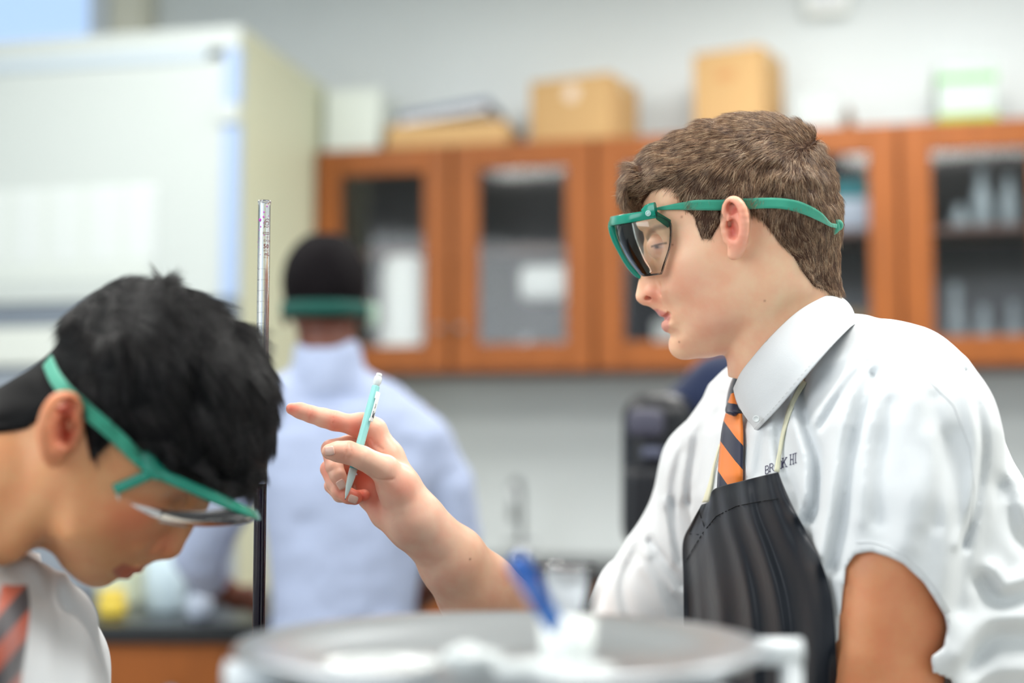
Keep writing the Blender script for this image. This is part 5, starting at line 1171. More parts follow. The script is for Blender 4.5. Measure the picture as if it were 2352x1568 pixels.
# locks of hair run over the crown
gx, gy = np.meshgrid(hA.ax[0], hA.ax[1], indexing='ij')
for pl, a_, s_ in [([(378, 668), (373, 650)], -6, 4), ([(380, 660), (420, 760), (430, 900)], 3, 5), ([(450, 680), (520, 790), (560, 960)], 2.5, 6), ([(300, 660), (290, 760), (310, 900)], 2, 6), ([(500, 720), (590, 860), (600, 1050)], 2, 5), ([(400, 900), (450, 1000), (500, 1080)], 2.5, 5), ([(230, 700), (215, 800), (235, 920)], 2, 6)]:
    d = seg_dist(catmull([A_(a, b, -.03)[:2] for a, b in pl], 12), gx, gy); hA.F += (a_ / 1000 * np.exp(-(d / (s_ / 1000)) ** 2)).astype(np.float32)[:, :, None]
hv2, hq0 = hA.mesh(); keep = poly_sdf(mpA, hv2[:, 0], hv2[:, 1]) < .0005; hq2 = hq0[keep[hq0].all(1)]
HAIRA = hair_mat('black_hair', [rgb(5, 5, 8), rgb(12, 11, 14), rgb(24, 21, 25), rgb(52, 46, 48)], .32, .4); HBA = mat('black_hair_base', rgb(4, 4, 6), .6, spec=.12)
vmesh('hair', fA.world(hv2), hq2, HBA, person_A)
rngA = np.random.default_rng(11); WA = fA.world(hv2); wt = (poly_sdf(mpA, hv2[hq0[:, 0], 0], hv2[hq0[:, 0], 1]) < -.002).astype(float)
pos, nor, idx = surf_sample(WA, hq0, wt, 32000, rngA); nor = nor * np.sign(((pos - fA.world(A_(330, 900, 0))[0]) * nor).sum(1, keepdims=True)); l2 = hv2[hq0[idx, 0]][:, :2]
FLA = [((240, 690), (.2, -.3), 22), ((300, 650), (.9, .1), 28), ((375, 655), (.3, .6), 20), ((440, 680), (1, -.3), 32), ((520, 740), (.8, -.9), 34), ((600, 850), (.45, -1), 34), ((630, 950), (0, -1), 22), ((610, 1080), (-.25, -1), 17), ((560, 1130), (-.1, -1), 16), ((450, 850), (.55, -1), 34), ((470, 1000), (.5, -1), 28), ((430, 1070), (.7, -.8), 18), ((340, 800), (.3, -1), 34), ((330, 960), (.5, -1), 26), ((240, 850), (.15, -1), 30), ((170, 780), (-.2, -1), 24), ((220, 980), (.2, -1), 16), ((100, 880), (-.6, -.8), 12), ((20, 950), (-.9, -.5), 9), ((350, 1030), (.6, -.8), 16)]
fp = np.array([A_(*k, 0)[:2] for k, _, _ in FLA]); fv = np.array([[*d, L] for _, d, L in FLA]); q3 = idw(fp, fv, l2[:, 0], l2[:, 1]); dw = q3[:, :1] * fA.r + q3[:, 1:2] * fA.u; dw = dw[:, :1] * BR + dw[:, 1:2] * BU + dw[:, 2:3] * BF
hair_strands('hair_strands', pos - nor * .001, nor, dw, q3[:, 2] / 1000 * rngA.uniform(.6, 1.1, len(pos)), rngA.uniform(.02, .12, len(pos)), 8, .00015, HAIRA, person_A, rngA, .05, .02)
# goggles
gA = empty('safety_goggles', tuple(map(float, fA.world(A_(450, 1150, 0))[0])), 'green goggles worn by the black-haired student bending down at left', 'goggles')
hd2 = Vol([0, 0, 0], [1, 1, 1], .5); hd2.lo, hd2.h, hd2.sym, hd2.n, hd2.F = wA.lo, wA.h, True, wA.n, headA0; hvA = TwoVol(hA, hd2)
SA = [(106, 826), (128, 868), (156, 904), (196, 940), (238, 975), (278, 1012), (312, 1046), (348, 1076)]
tl = [(a + 10, b - 13, -.072 if i > 1 else -.05) for i, (a, b) in enumerate(SA)]; bl = [(a - 10, b + 13, -.072 if i > 1 else -.05) for i, (a, b) in enumerate(SA)]
head_strap('strap', fA, hvA, tl, bl, .003, STRAP, gA)
fr = fA
Rws = [visor_row(338, 588, 1082, 1186, .069), visor_row(300, 582, 1098, 1196, .069), visor_row(272, 556, 1124, 1204, .068), visor_row(276, 518, 1152, 1208, .064), visor_row(300, 470, 1174, 1210, .057), visor_row(332, 428, 1188, 1208, .048)]
R = np.array(Rws); fine = np.array([[catmull(R[:, j], 20)[i] for j in range(R.shape[1])] for i in range(20)]); nr, nc = fine.shape[:2]
ln = pyd('lens', fr.world(fine.reshape(-1, 3)), [(i * nc + j, i * nc + j + 1, (i + 1) * nc + j + 1, (i + 1) * nc + j) for i in range(nr - 1) for j in range(nc - 1)], lens_mat('goggle_lens_smoky', (.95, .94, .92, 1)), gA)
e = Box(); e.tube(fr.world(np.array([fine[i, 0] for i in range(2, nr)] + [fine[-1, j] for j in range(0, nc)])), .0011, 6); e.done('lens_edge', mat('clear_edge', rgb(206, 198, 190), .25), gA, True)
rail(visor_row(330, 590, 1072, 1184, .070, 61), (-.38, .92, 0), .0078, .0036, 'frame', gA)
for s in (-1, 1):
    rail(catmull([A_(322, 1050, s * .071), A_(345, 1066, s * .071), A_(372, 1088, s * .069)], 8), (-.4, .9, 0), .0125, .005, 'temple_block', gA)
    rail(catmull([A_(350, 1086, s * .071), A_(305, 1106, s * .072), A_(262, 1124, s * .072)], 8), (.3, .95, 0), .0072, .0022, 'temple_tab', gA)
# body, shirt, tie
TSH = Vol(A_(-420, 2000, 0) * [1, 1, 0] + [0, 0, -.24], A_(330, 1120, 0) * [1, 1, 0] + [0, 0, .26], .0028)
TSH.chain([A_(-130, 1640, 0), A_(-170, 1760, 0), A_(-200, 1900, 0), A_(-220, 2050, 0)], [.10, .125, .135, .13], .03)
TSH.chain([A_(-80, 1480, .04), A_(10, 1470, .10), A_(115, 1530, .13), A_(150, 1800, .10), A_(120, 2050, .06)], [.052, .058, .040, .042, .04], .02)
TSH.chain([A_(40, 1345, .01), A_(100, 1345, .03), A_(122, 1440, .06), A_(142, 1560, .08)], [.022, .016, .030, .036], .016)
TSH.chain([A_(-140, 1500, -.03), A_(-260, 1560, -.14), A_(-230, 1800, -.16)], [.06, .06, .05], .02)
g = np.stack(np.meshgrid(*[a[::4] for a in TSH.ax], indexing='ij'), -1).reshape(-1, 3).astype(float); nz = (vnoise(g / .045, 3) * .003).reshape(tuple(len(a[::4]) for a in TSH.ax)).astype(np.float32); TSH.F += up4(nz, TSH.n).astype(np.float32)
xx, yy = np.meshgrid(TSH.ax[0], TSH.ax[1], indexing='ij')
for pl, a_, s_ in [([(105, 1290), (130, 1400), (150, 1568)], 3.0, 5), ([(150, 1330), (190, 1440), (200, 1560)], -2, 6), ([(80, 1350), (90, 1450), (95, 1568)], 2.5, 6)]:
    d = seg_dist(catmull([A_(a, b, -.03)[:2] for a, b in pl], 12), xx, yy); TSH.F += (a_ / 1000 * np.exp(-(d / (s_ / 1000)) ** 2)).astype(np.float32)[:, :, None]
s1, s2 = TSH.mesh(); shirt_A = vmesh('shirt', fA.world(s1), s2, WHITE, person_A)
def colA(P_, n): return cw(np.array([c3(*p) for p in catmull(P_, n)]))
Tt = colA([(92, 1272, 1.06), (60, 1262, 1.03), (20, 1255, 1.0), (-40, 1220, .97), (-120, 1150, .97), (-200, 1080, 1.02), (-200, 1060, 1.1)], 30); Oo = colA([(100, 1310, 1.06), (62, 1352, 1.02), (28, 1372, .985), (-30, 1330, .94), (-130, 1230, .94), (-240, 1130, 1.0), (-240, 1110, 1.11)], 30)
V_ = np.vstack([Tt * (1 - k / 5) + Oo * k / 5 for k in range(6)]); c_ = pyd('collar', V_, [(i * 30 + j, i * 30 + j + 1, (i + 1) * 30 + j + 1, (i + 1) * 30 + j) for i in range(5) for j in range(29)], WHITE, person_A); md = c_.modifiers.new('t', 'SOLIDIFY'); md.thickness = .0018
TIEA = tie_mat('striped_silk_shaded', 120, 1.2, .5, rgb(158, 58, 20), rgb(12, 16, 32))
Gt = lerp_edges([(4, 1345), (-6, 1400), (-20, 1470), (-30, 1568), (-40, 1680)], [(60, 1345), (66, 1395), (58, 1470), (44, 1568), (36, 1680)], 24, 8); G_, D_ = drape(TSH, fA, Gt, .004, 6, 1.4); D_ = np.minimum(D_ - .006, 1.03)
grid_mesh('tie', G_, D_, TIEA, person_A, .003, lambda x, y: ((y + 1.1 * x - 1350) / 120, 0))
tA = Vol((-.3, 0, -.25), (.3, 1.0, .25), .007)
for sx in (-1, 1): tA.chain([(.02 * sx, .9, .08 * sx), (.02 * sx, .5, .10 * sx), (.02 * sx, .09, .11 * sx)], [.11, .082, .06], .03)
tA.ell((0, .93, 0), (.14, .12, .17), k=.04); t1, t2 = tA.mesh(); vmesh('trousers', np.c_[t1[:, 0] - .47, t1[:, 2] + 1.12, t1[:, 1]], t2, KHAKI, person_A)
for sx in (-1, 1):
    sh = Vol((-.12, -.02, -.07), (.18, .14, .07), .004); sh.cone((-.02, .05, 0), (.10, .035, 0), .046, .036, .01); sh.put(lambda x, y, z: .012 - y + 0 * x + 0 * z, k=.004, mode='and'); q1, q2 = sh.mesh()
    vmesh('shoe', np.c_[q1[:, 0] - .47 + .02 * sx, q1[:, 2] + 1.12 + .11 * sx, q1[:, 1] - .012], q2, bpy.data.materials['shoe_leather'], person_A)
body_A = vmesh('body', head_A[0], head_A[1], skin_mat('tan_skin', .3, .45), person_A, head_A[2])
# ------------------------------------------------------------------ student with striped shirt, seen from behind
person_C = empty('person', ((760 - CX) / FPX * 2.75, 2.75, 0), 'student in pale blue striped shirt seen from behind, green strap round black hair', 'person')
DC = 2.75; fC = Frame(760, 900, DC); C_ = fC.P; mC = fC.m
vC = Vol(C_(350, 1500, 0) * [1, 1, 0] + [0, 0, -.2], C_(1150, 540, 0) * [1, 1, 0] + [0, 0, .5], .0048); arms = vC
vC.ell(C_(745, 660, .01), (.076, .098, .098), k=.01); vC.ell(C_(745, 650, .03), (.072, .085, .090), k=.02)
vC.chain([C_(748, 720, .0), C_(752, 800, -.01), C_(755, 880, -.01)], [.056, .052, .050], .02)
for s, px in ((-1, 655), (1, 838)): vC.ell(C_(px, 715, .02), (.008, .030, .018), k=.005)
vC.chain([C_(755, 870, -.01), C_(760, 1100, 0), C_(790, 1420, 0)], [.048, .075, .075], .03); vC.chain([C_(755, 930, -.01), C_(955, 985, 0), C_(1030, 1120, 0), C_(1050, 1235, .02)], [.04, .042, .038, .034], .02); vC.chain([C_(755, 930, -.01), C_(610, 985, 0), C_(520, 1150, .06), C_(452, 1290, .16)], [.04, .042, .038, .034], .02)
arms.chain([C_(452, 1290, .16), C_(500, 1345, .24), C_(545, 1375, .28)], [.034, .028, .026], .01)
arms.chain([C_(1058, 1230, .02), C_(1020, 1330, .16), C_(960, 1380, .26)], [.036, .030, .026], .01)
for ex, ey, ez, dx in ((552, 1378, .28, 1), (950, 1384, .27, -1)):
    for k in range(4): arms.chain([C_(ex, ey, ez), C_(ex + 26 * dx, ey - 8 + 9 * k, ez + .02), C_(ex + (44 + 4 * (k % 2)) * dx, ey + 2 + 9 * k, ez + .03)], [.018, .010, .008], .004)
    arms.chain([C_(ex, ey, ez), C_(ex + 14 * dx, ey - 22, ez - .01), C_(ex + 34 * dx, ey - 26, ez)], [.018, .011, .009], .004)
cv, cq = vC.mesh(); cc = np.tile(np.array(lin((104, 62, 48))), (len(cv), 1))
vmesh('body', fC.world(cv), cq, SKIN, person_C, cc)
hC = Vol(C_(560, 900, 0) * [1, 1, 0] + [0, 0, -.14], C_(960, 540, 0) * [1, 1, 0] + [0, 0, .16], .003); hC.ell(C_(746, 658, .012), (.080, .103, .104), k=.01); hC.ell(C_(746, 640, .03), (.077, .088, .094), k=.02)
lowy = C_(745, 742, 0)[1]; hC.put(lambda x, y, z: (lowy + np.maximum(0, z - .03) * 1.6) - y + 0 * x, k=.006, mode='and')
c1, c2 = hC.mesh(); n_ = vnoise(c1 / .006, 1)[:, None] * .0012; vmesh('hair', fC.world(c1 + n_ * (c1 / np.linalg.norm(c1, axis=1, keepdims=True))), c2, mat('cropped_black_hair', rgb(16, 13, 16), .8, spec=.1), person_C)
gC = empty('safety_goggles', tuple(map(float, fC.world(C_(745, 712, 0))[0])), 'green goggle strap on the student seen from behind', 'goggles')
A1, B1 = [], []
for k in range(41):
    a = math.pi * (1.5 + 2 * k / 40 * .82 - .82); cyl = np.array([.0835 * math.cos(a), 0, .0 + .108 * math.sin(a) + .012]); o_ = C_(746, 712, 0)
    up_ = C_(746, 695, 0)[1] - C_(746, 712, 0)[1]; tilt = .0; A1.append([o_[0] + cyl[0], o_[1] + up_, cyl[2]]); B1.append([o_[0] + cyl[0], o_[1] - up_ * 1.05, cyl[2]])
ribbon('strap', fC.world(np.array(A1)), fC.world(np.array(B1)), mat('dark_green_elastic', rgb(4, 72, 64), .8), gC, .002)
smooth_by_angle(Box().box(-.014, .014, -.03, .03, -.024, .024, .006, Matrix.Translation(Vector(fC.world(C_(852, 722, .07))[0]))).done('temple_shield', mat('pale_green_shield', rgb(176, 206, 190), .3), gC))
def stripe_mat(name, c1, c2, s):
    m, N, L, b = new_mat(name); tc = N.new('ShaderNodeTexCoord'); w = N.new('ShaderNodeTexWave'); w.bands_direction = 'X'; w.inputs['Scale'].default_value = s; w.inputs['Distortion'].default_value = .8; L.new(tc.outputs['Object'], w.inputs[0])
    r = N.new('ShaderNodeValToRGB'); r.color_ramp.elements[0].color = c1; r.color_ramp.elements[1].color = c2; L.new(w.outputs[0], r.inputs[0]); L.new(r.outputs[0], b.inputs['Base Color']); b.inputs['Roughness'].default_value = .8; return m
STR = stripe_mat('pale_blue_stripe', rgb(142, 158, 196), rgb(182, 192, 214), 55)
sC = Vol(C_(360, 1560, 0) * [1, 1, 0] + [0, 0, -.18], C_(1160, 780, 0) * [1, 1, 0] + [0, 0, .30], .0042)
ax_s, ax_n = np.array([1.0, 0]), np.array([0, 1.0])
def sectC(vol, rows):
    b = np.array([C_(760, s[0], 0)[1] for s in rows])[::-1]; A = np.array([[C_(s[1], s[0], 0)[0], s[2], s[3]] for s in rows])[::-1]
    def fn(x, y, z):
        yy = y[0, :, 0]; c = np.interp(yy, b, A[:, 0])[None, :, None]; p = np.interp(yy, b, A[:, 1])[None, :, None]; q = np.interp(yy, b, A[:, 2])[None, :, None]
        r = (np.abs((x - c) / p) ** 2.5 + np.abs(z / q) ** 2.5 + 1e-9) ** .4; return np.maximum((r - 1) * np.minimum(p, q) * .9, y - b.max())
    vol.put(fn, k=.02)
sectC(sC, [(930, 790, .14, .085), (1000, 800, .175, .105), (1100, 800, .175, .115), (1250, 795, .150, .105), (1400, 790, .135, .10), (1520, 795, .15, .11)])
sC.chain([C_(752, 880, -.005), C_(870, 948, 0), C_(965, 1020, .0)], [.060, .060, .060], .022); sC.chain([C_(752, 880, -.005), C_(670, 930, 0), C_(600, 1010, .01)], [.060, .058, .058], .022)
sC.chain([C_(752, 825, -.006), C_(752, 880, -.005)], [.066, .072], .01)
sC.chain([C_(968, 1025, 0), C_(1020, 1110, .0), C_(1045, 1225, .01), C_(1035, 1280, .08)], [.058, .055, .050, .046], .015); sC.chain([C_(600, 990, .01), C_(520, 1140, .05), C_(460, 1270, .13), C_(475, 1320, .20)], [.056, .054, .054, .044], .015)
q1, q2 = sC.mesh(); nzz = vnoise(q1 / .05, 8)[:, None] * .006 + vnoise(q1 / .02, 18)[:, None] * .002; vmesh('shirt', fC.world(q1 + nzz * np.array([[.3, .2, -1.0]])), q2, STR, person_C)
bl_ = Box(); cen = fC.world(C_(790, 1452, 0))[0]
tc_ = Vol((-.3, 0, -.2), (.3, 1.02, .2), .008)
for s in (-1, 1): tc_.chain([(.08 * s, .9, 0), (.10 * s, .5, 0), (.11 * s, .09, 0)], [.10, .08, .06], .03)
tc_.ell((0, .94, 0), (.16, .10, .11), k=.04); t1, t2 = tc_.mesh(); vmesh('trousers', np.c_[t1[:, 0] + cen[0], t1[:, 2] + 2.80, t1[:, 1] - .05], t2, KHAKI, person_C)
for s in (-1, 1):
    sh = Vol((-.07, -.02, -.12), (.07, .14, .18), .005); sh.cone((0, .05, -.02), (0, .035, .11), .046, .036, .01); sh.put(lambda x, y, z: .012 - y + 0 * x + 0 * z, k=.004, mode='and'); q1, q2 = sh.mesh()
    vmesh('shoe', np.c_[q1[:, 0] + cen[0] + .11 * s, q1[:, 2] + 2.80, q1[:, 1] - .012], q2, bpy.data.materials['shoe_leather'], person_C)
# ------------------------------------------------------------------ student in a navy jacket with a black backpack, mostly hidden
DD_ = 2.55; person_D = empty('person', ((1720 - CX) / FPX * DD_, DD_, 0), 'student in dark navy jacket standing behind the brown-haired student', 'person')
fD = Frame(1700, 950, DD_); Q_ = fD.P; NAVY = fabric('navy_wool', rgb(24, 36, 66), .85, 500)
jD = Vol(Q_(1350, 1560, 0) * [1, 1, 0] + [0, 0, -.18], Q_(2010, 760, 0) * [1, 1, 0] + [0, 0, .18], .005)
jD.chain([Q_(1790, 870, 0), Q_(1660, 900, .0), Q_(1580, 960, 0)], [.06, .062, .06], .03); jD.chain([Q_(1790, 870, 0), Q_(1900, 900, 0), Q_(1960, 980, 0), Q_(1975, 1250, 0)], [.06, .062, .055, .05], .03)
jD.chain([Q_(1760, 1000, 0), Q_(1760, 1250, 0), Q_(1760, 1500, 0)], [.125, .12, .12], .04); jD.chain([Q_(1590, 970, 0), Q_(1600, 1120, .03), Q_(1610, 1300, .05)], [.056, .05, .045], .02)
q1, q2 = jD.mesh(); vmesh('jacket', fD.world(q1), q2, NAVY, person_D)
kD = Vol(Q_(1650, 950, 0) * [1, 1, 0] + [0, 0, -.13], Q_(1960, 610, 0) * [1, 1, 0] + [0, 0, .13], .004); kD.ell(Q_(1805, 735, 0), (.072, .098, .092), k=.01); kD.chain([Q_(1800, 790, 0), Q_(1795, 900, 0)], [.052, .055], .02)
kD.ell(Q_(1805, 760, .092), (.010, .018, .014), k=.008); q1, q2 = kD.mesh(); vmesh('body', fD.world(q1), q2, SKIN, person_D, np.tile(np.array(lin((210, 165, 135))), (len(q1), 1)))
h2 = Vol(kD.lo, kD.lo + kD.h * (kD.n - 1), .004); h2.ell(Q_(1805, 722, -.008), (.079, .094, .096), k=.01); q1, q2 = h2.mesh(); vmesh('hair', fD.world(q1), q2, mat('dark_brown_hair', rgb(40, 28, 24), .7), person_D)
tD = Vol((-.3, 0, -.2), (.3, 1.02, .2), .008)
for s in (-1, 1): tD.chain([(.08 * s, .92, 0), (.09 * s, .5, 0), (.09 * s, .09, 0)], [.10, .08, .06], .03)
t1, t2 = tD.mesh(); dx_ = fD.world(Q_(1760, 1400, 0))[0][0]; vmesh('trousers', np.c_[t1[:, 0] + dx_, t1[:, 2] + DD_, t1[:, 1]], t2, KHAKI, person_D)
for s in (-1, 1):
    sh = Vol((-.07, -.02, -.12), (.07, .14, .18), .005); sh.cone((0, .05, -.02), (0, .035, .11), .046, .036, .01); sh.put(lambda x, y, z: .012 - y + 0 * x + 0 * z, k=.004, mode='and'); q1, q2 = sh.mesh()
    vmesh('shoe', np.c_[q1[:, 0] + dx_ + .09 * s, q1[:, 2] + DD_, q1[:, 1] - .012], q2, bpy.data.materials['shoe_leather'], person_D)
bp_ = empty('backpack', tuple(fD.world(Q_(1510, 1240, -.10))[0]), 'glossy black backpack carried by the student in navy jacket', 'backpack')
def rb(px0, px1, py0, py1, w0, w1, r, name, m):
    a = Q_(px0, py1, 0); c = Q_(px1, py0, 0); lo = np.array([a[0], a[1], w0]); hi = np.array([c[0], c[1], w1]); V = Vol(lo - .02, hi + .02, .005); ctr = (lo + hi) / 2; hf = (hi - lo) / 2 - r
    V.put(lambda x, y, z: np.sqrt(np.maximum(np.abs(x - ctr[0]) - hf[0], 0) ** 2 + np.maximum(np.abs(y - ctr[1]) - hf[1], 0) ** 2 + np.maximum(np.abs(z - ctr[2]) - hf[2], 0) ** 2) - r); q1, q2 = V.mesh(); return vmesh(name, fD.world(q1), q2, m, bp_)
BKP = mat('black_nylon', rgb(14, 17, 24), .38, spec=.5); rb(1444, 1600, 905, 1245, -.20, -.02, .045, 'main_bag', BKP); rb(1452, 1560, 1060, 1225, -.235, -.19, .02, 'front_pocket', BKP)
rb(1462, 1540, 940, 1000, -.225, -.195, .014, 'upper_highlight', mat('mauve_grey_highlight', rgb(66, 66, 82), .5)); rb(1490, 1540, 1020, 1045, -.222, -.197, .008, 'lower_highlight', mat('slate_highlight', rgb(76, 80, 100), .5))  # highlights on the glossy bag, painted as lighter raised patches
# ------------------------------------------------------------------ mechanical pencil in the pointing hand
pn = empty('mechanical_pencil', tuple(fH.world(H(835, 1000, -.008))[0]), 'turquoise mechanical pencil with white clip held under the thumb', 'pencil')
pa = Vector(fH.world(H(871.5, 858, .002))[0]); pb = Vector(fH.world(H(792.5, 1147, -.0265))[0]); ax = (pb - pa); PL = ax.length; ax.normalize()
side = ax.cross(Vector(BF)).normalized(); 
if side.x < 0: side = -side
nrm_ = side.cross(ax).normalized()
if nrm_.y > 0: nrm_ = -nrm_
PM = Matrix.Translation(pa) @ Matrix((side, nrm_, ax)).transposed().to_4x4(); PU = PL / 299.6
TUR = mat('turquoise_plastic', rgb(150, 214, 212), .25, spec=.5); TUD = mat('teal_ring', rgb(56, 150, 154), .25); WPL = mat('white_eraser', rgb(238, 242, 240), .45); TIPM = mat('pale_grip', rgb(204, 222, 220), .3)
u = PU
Box(PM).lathe([(0, 0), (5.8 * u, 0), (6.6 * u, 1.5 * u), (6.8 * u, 9 * u), (0, 9 * u)], 24).done('eraser', WPL, pn, True)
Box(PM).lathe([(0, 8 * u), (7.6 * u, 8 * u), (9.2 * u, 11 * u), (9.4 * u, 22 * u), (7.6 * u, 26 * u), (7 * u, 34 * u), (0, 34 * u)], 24).done('eraser_cap', mat('white_cap', rgb(226, 234, 234), .3), pn, True)
smooth_by_angle(Box(PM).lathe([(0, 31 * u), (8.6 * u, 31 * u), (9.2 * u, 33 * u), (9.6 * u, 208 * u), (0, 208 * u)], 8).done('barrel', TUR, pn), 20)
Box(PM).lathe([(0, 208 * u), (9.6 * u, 208 * u), (9.4 * u, 229 * u), (0, 229 * u)], 24).done('barrel_ring', TUD, pn, True)
Box(PM).lathe([(0, 229 * u), (9.2 * u, 229 * u), (8.6 * u, 248 * u), (6.4 * u, 270 * u), (3.2 * u, 288 * u), (1.5 * u, 293 * u), (1.3 * u, 297 * u), (0, 297 * u)], 24).done('grip_cone', TIPM, pn, True)
Box(PM).lathe([(0, 296 * u), (.8 * u, 296 * u), (.8 * u, 300 * u), (0, 300 * u)], 12).done('lead_sleeve', mat('steel_tip', rgb(120, 124, 128), .3, 1), pn, True)
clp = Box(PM @ Matrix.Rotation(math.radians(38), 4, 'Z')); clp.box(8.5 * u, 14.5 * u, -5 * u, 5 * u, 45 * u, 62 * u, 1.5 * u).box(12 * u, 15.5 * u, -5 * u, 5 * u, 46 * u, 116 * u, 1.6 * u).box(9 * u, 14 * u, -4 * u, 4 * u, 108 * u, 116 * u, 1.5 * u); cl_ = smooth_by_angle(clp.done('clip', WPL, pn))
def text_mesh(s, size, M, m, parent, name, bold=0.0, shear=0.0, ext=.00002):
    cu = bpy.data.curves.new('t', 'FONT'); cu.body = s; cu.size = size; cu.offset = bold; cu.shear = shear; cu.extrude = ext; cu.align_x = 'LEFT'; cu.resolution_u = 2
    o = bpy.data.objects.new('t', cu); COL.objects.link(o); bpy.context.view_layer.update(); me = bpy.data.meshes.new_from_object(o.evaluated_get(bpy.context.evaluated_depsgraph_get())); bpy.data.objects.remove(o); me.transform(M); me.materials.clear()
    return link_mesh(name, me, m, parent, False)
INK = mat('black_ink', rgb(28, 28, 44), .5)
R38 = Matrix.Rotation(math.radians(38), 4, 'Z')
Mt = PM @ R38 @ Matrix(((0, 0, 1, 15.9 * u), (0, 1, 0, -3 * u), (-1, 0, 0, 108 * u), (0, 0, 0, 1)))
text_mesh('BIC', 9.5 * u, Mt, INK, cl_, 'clip_lettering', .25 * u, .3)
Mt2 = PM @ R38 @ Matrix(((0, 0, 1, 15.9 * u), (0, 1, 0, 0), (-1, 0, 0, 86 * u), (0, 0, 0, 1))); text_mesh('Pencil', 4.6 * u, Mt2, INK, cl_, 'clip_small_print', 0, .3)
# ------------------------------------------------------------------ burette with its stand
DB = 1.235; bx0 = wp(599.5, 1040, DB); bx_, by_ = bx0.x, bx0.y; zt = wp(599, 455, DB).z; uz = DB / FPX
def bz(py): return zt - (py - 455) * uz * 1.0
bur = empty('burette', (bx_, by_, .95), 'tall graduated glass burette with dark liquid, standing before the fume hood', 'burette')
BG = bpy.data.materials.new('burette_glass'); BG.use_nodes = True; b_ = BG.node_tree.nodes['Principled BSDF']; b_.inputs['Transmission Weight'].default_value = 1; b_.inputs['Roughness'].default_value = .0; b_.inputs['IOR'].default_value = 1.47; b_.inputs['Base Color'].default_value = (.97, .98, 1, 1)
ro = 14 * uz; ri = ro - .0011; zb = .975
Box(Matrix.Translation((bx_, by_, 0))).lathe([(ri, zt), (ri + .0004, zt + .0006), (ro + .0002, zt + .0008), (ro + .0006, zt - .0006), (ro, zt - .003), (ro, zb + .02), (.003, zb), (.0025, zb - .0), (ri * .4, zb + .004), (ri, zb + .022), (ri, zt)], 40).done('glass_tube', BG, bur, True)
LIQ = mat('dark_purple_solution', rgb(14, 8, 24), .08, spec=.6); zl = bz(1110)
Box(Matrix.Translation((bx_, by_, 0))).lathe([(0, zl - .001), (ri * .9, zl), (ri + .0001, zl + .0006), (ri + .0001, zb + .022), (0, zb + .006)], 32).done('liquid', LIQ, bur, True)
RED = mat('maroon_print', rgb(112, 40, 50), .5); MAG = mat('purple_drop', rgb(196, 70, 190), .2, spec=.6)
tk = Box()
def ring(z, a0, a1, r, w=.00016, n=10):
    tk.tube([(bx_ + r * math.sin(a0 + (a1 - a0) * k / n), by_ - r * math.cos(a0 + (a1 - a0) * k / n), z) for k in range(n + 1)], w, 4)
y = 614.0; k = 0
while y < 1108:
    if k % 10 == 0: ring(bz(y), math.radians(-80), math.radians(80), ro + .00005, .00013, 16)
    else: ring(bz(y), math.radians(18 if k % 5 else 12), math.radians(62), ro + .00005, .00008, 5)
    y += 2.52; k += 1
gm = tk.done('graduation_marks', mat('grey_print', rgb(84, 60, 84), .5), bur, True); gm['kind'] = 'stuff'
def wrap_text(s, size, py, a0, name, bold=0):
    cu = bpy.data.curves.new('t', 'FONT'); cu.body = s; cu.size = size; cu.offset = bold; cu.resolution_u = 2; cu.extrude = .00002
    o = bpy.data.objects.new('t', cu); COL.objects.link(o); bpy.context.view_layer.update(); me = bpy.data.meshes.new_from_object(o.evaluated_get(bpy.context.evaluated_depsgraph_get())); bpy.data.objects.remove(o); me.materials.clear()
    for v in me.vertices:
        a = a0 + v.co.x / ro; r = ro + .0001 + v.co.z; v.co = Vector((bx_ + r * math.sin(a), by_ - r * math.cos(a), bz(py) + v.co.y))
    return link_mesh(name, me, RED, bur, False)
wrap_text('50', 14 * uz, 566, math.radians(4), 'volume_number', .35 * uz); wrap_text('mL', 11 * uz, 583, math.radians(14), 'volume_unit', .25 * uz)
wrap_text('EX20', 8 * uz, 551, math.radians(6), 'small_print'); wrap_text('B', 8 * uz, 543, math.radians(34), 'small_print'); wrap_text('±0.1', 7 * uz, 573.5, math.radians(6), 'small_print'); wrap_text('IN 20', 5 * uz, 589, math.radians(10), 'small_print')
lg = Box()
def on_tube(px, py): a = math.asin(max(-.98, min(.98, (px - 599.5) / 14))); return (bx_ + (ro + .0001) * math.sin(a), by_ - (ro + .0001) * math.cos(a), bz(py))
for pl in ([(602, 516), (602, 506), (605, 500), (609, 497), (612, 499)], [(601, 519), (604, 515), (608, 517), (612, 514)], [(605, 512), (605, 505), (609, 502)], [(607, 512), (611, 511), (611, 503), (607, 505)], [(600, 529), (612, 529)], [(600, 533), (612, 533)], [(600, 529), (600, 533)]): lg.tube([on_tube(*p) for p in pl], .0003, 5)
lg.done('printed_emblem', RED, bur, True)
for i, (px, py, r) in enumerate([(592.5, 500, 3.3), (600.5, 493, 2.4), (601, 482, 2.0), (607.5, 468, 1.8), (594, 516, 1.8), (601, 507, 1.4), (590.5, 523, 1.3), (602, 536, 1.4), (591, 543, .9), (586, 550, .9), (594, 581, 1.0), (589.5, 563, .8), (598, 543, .7), (611, 490, 1.2)]):
    p = on_tube(px, py); Box(Matrix.Translation(p) @ Matrix.Diagonal((1, .35, 1.25, 1))).lathe([(0, -r * uz), (r * uz * .7, -r * uz * .7), (r * uz, 0), (r * uz * .7, r * uz * .7), (0, r * uz)], 10).done('purple_drop', MAG, bur, True)
Box().tube([(bx_ - .018, by_, zb - .004), (bx_ + .018, by_, zb - .004)], .004, 12).done('stopcock', PLW, bur, True); Box().tube([(bx_, by_, zb + .002), (bx_, by_, zb - .03)], [.003, .0012], 12).done('jet_tip', BG, bur, True)
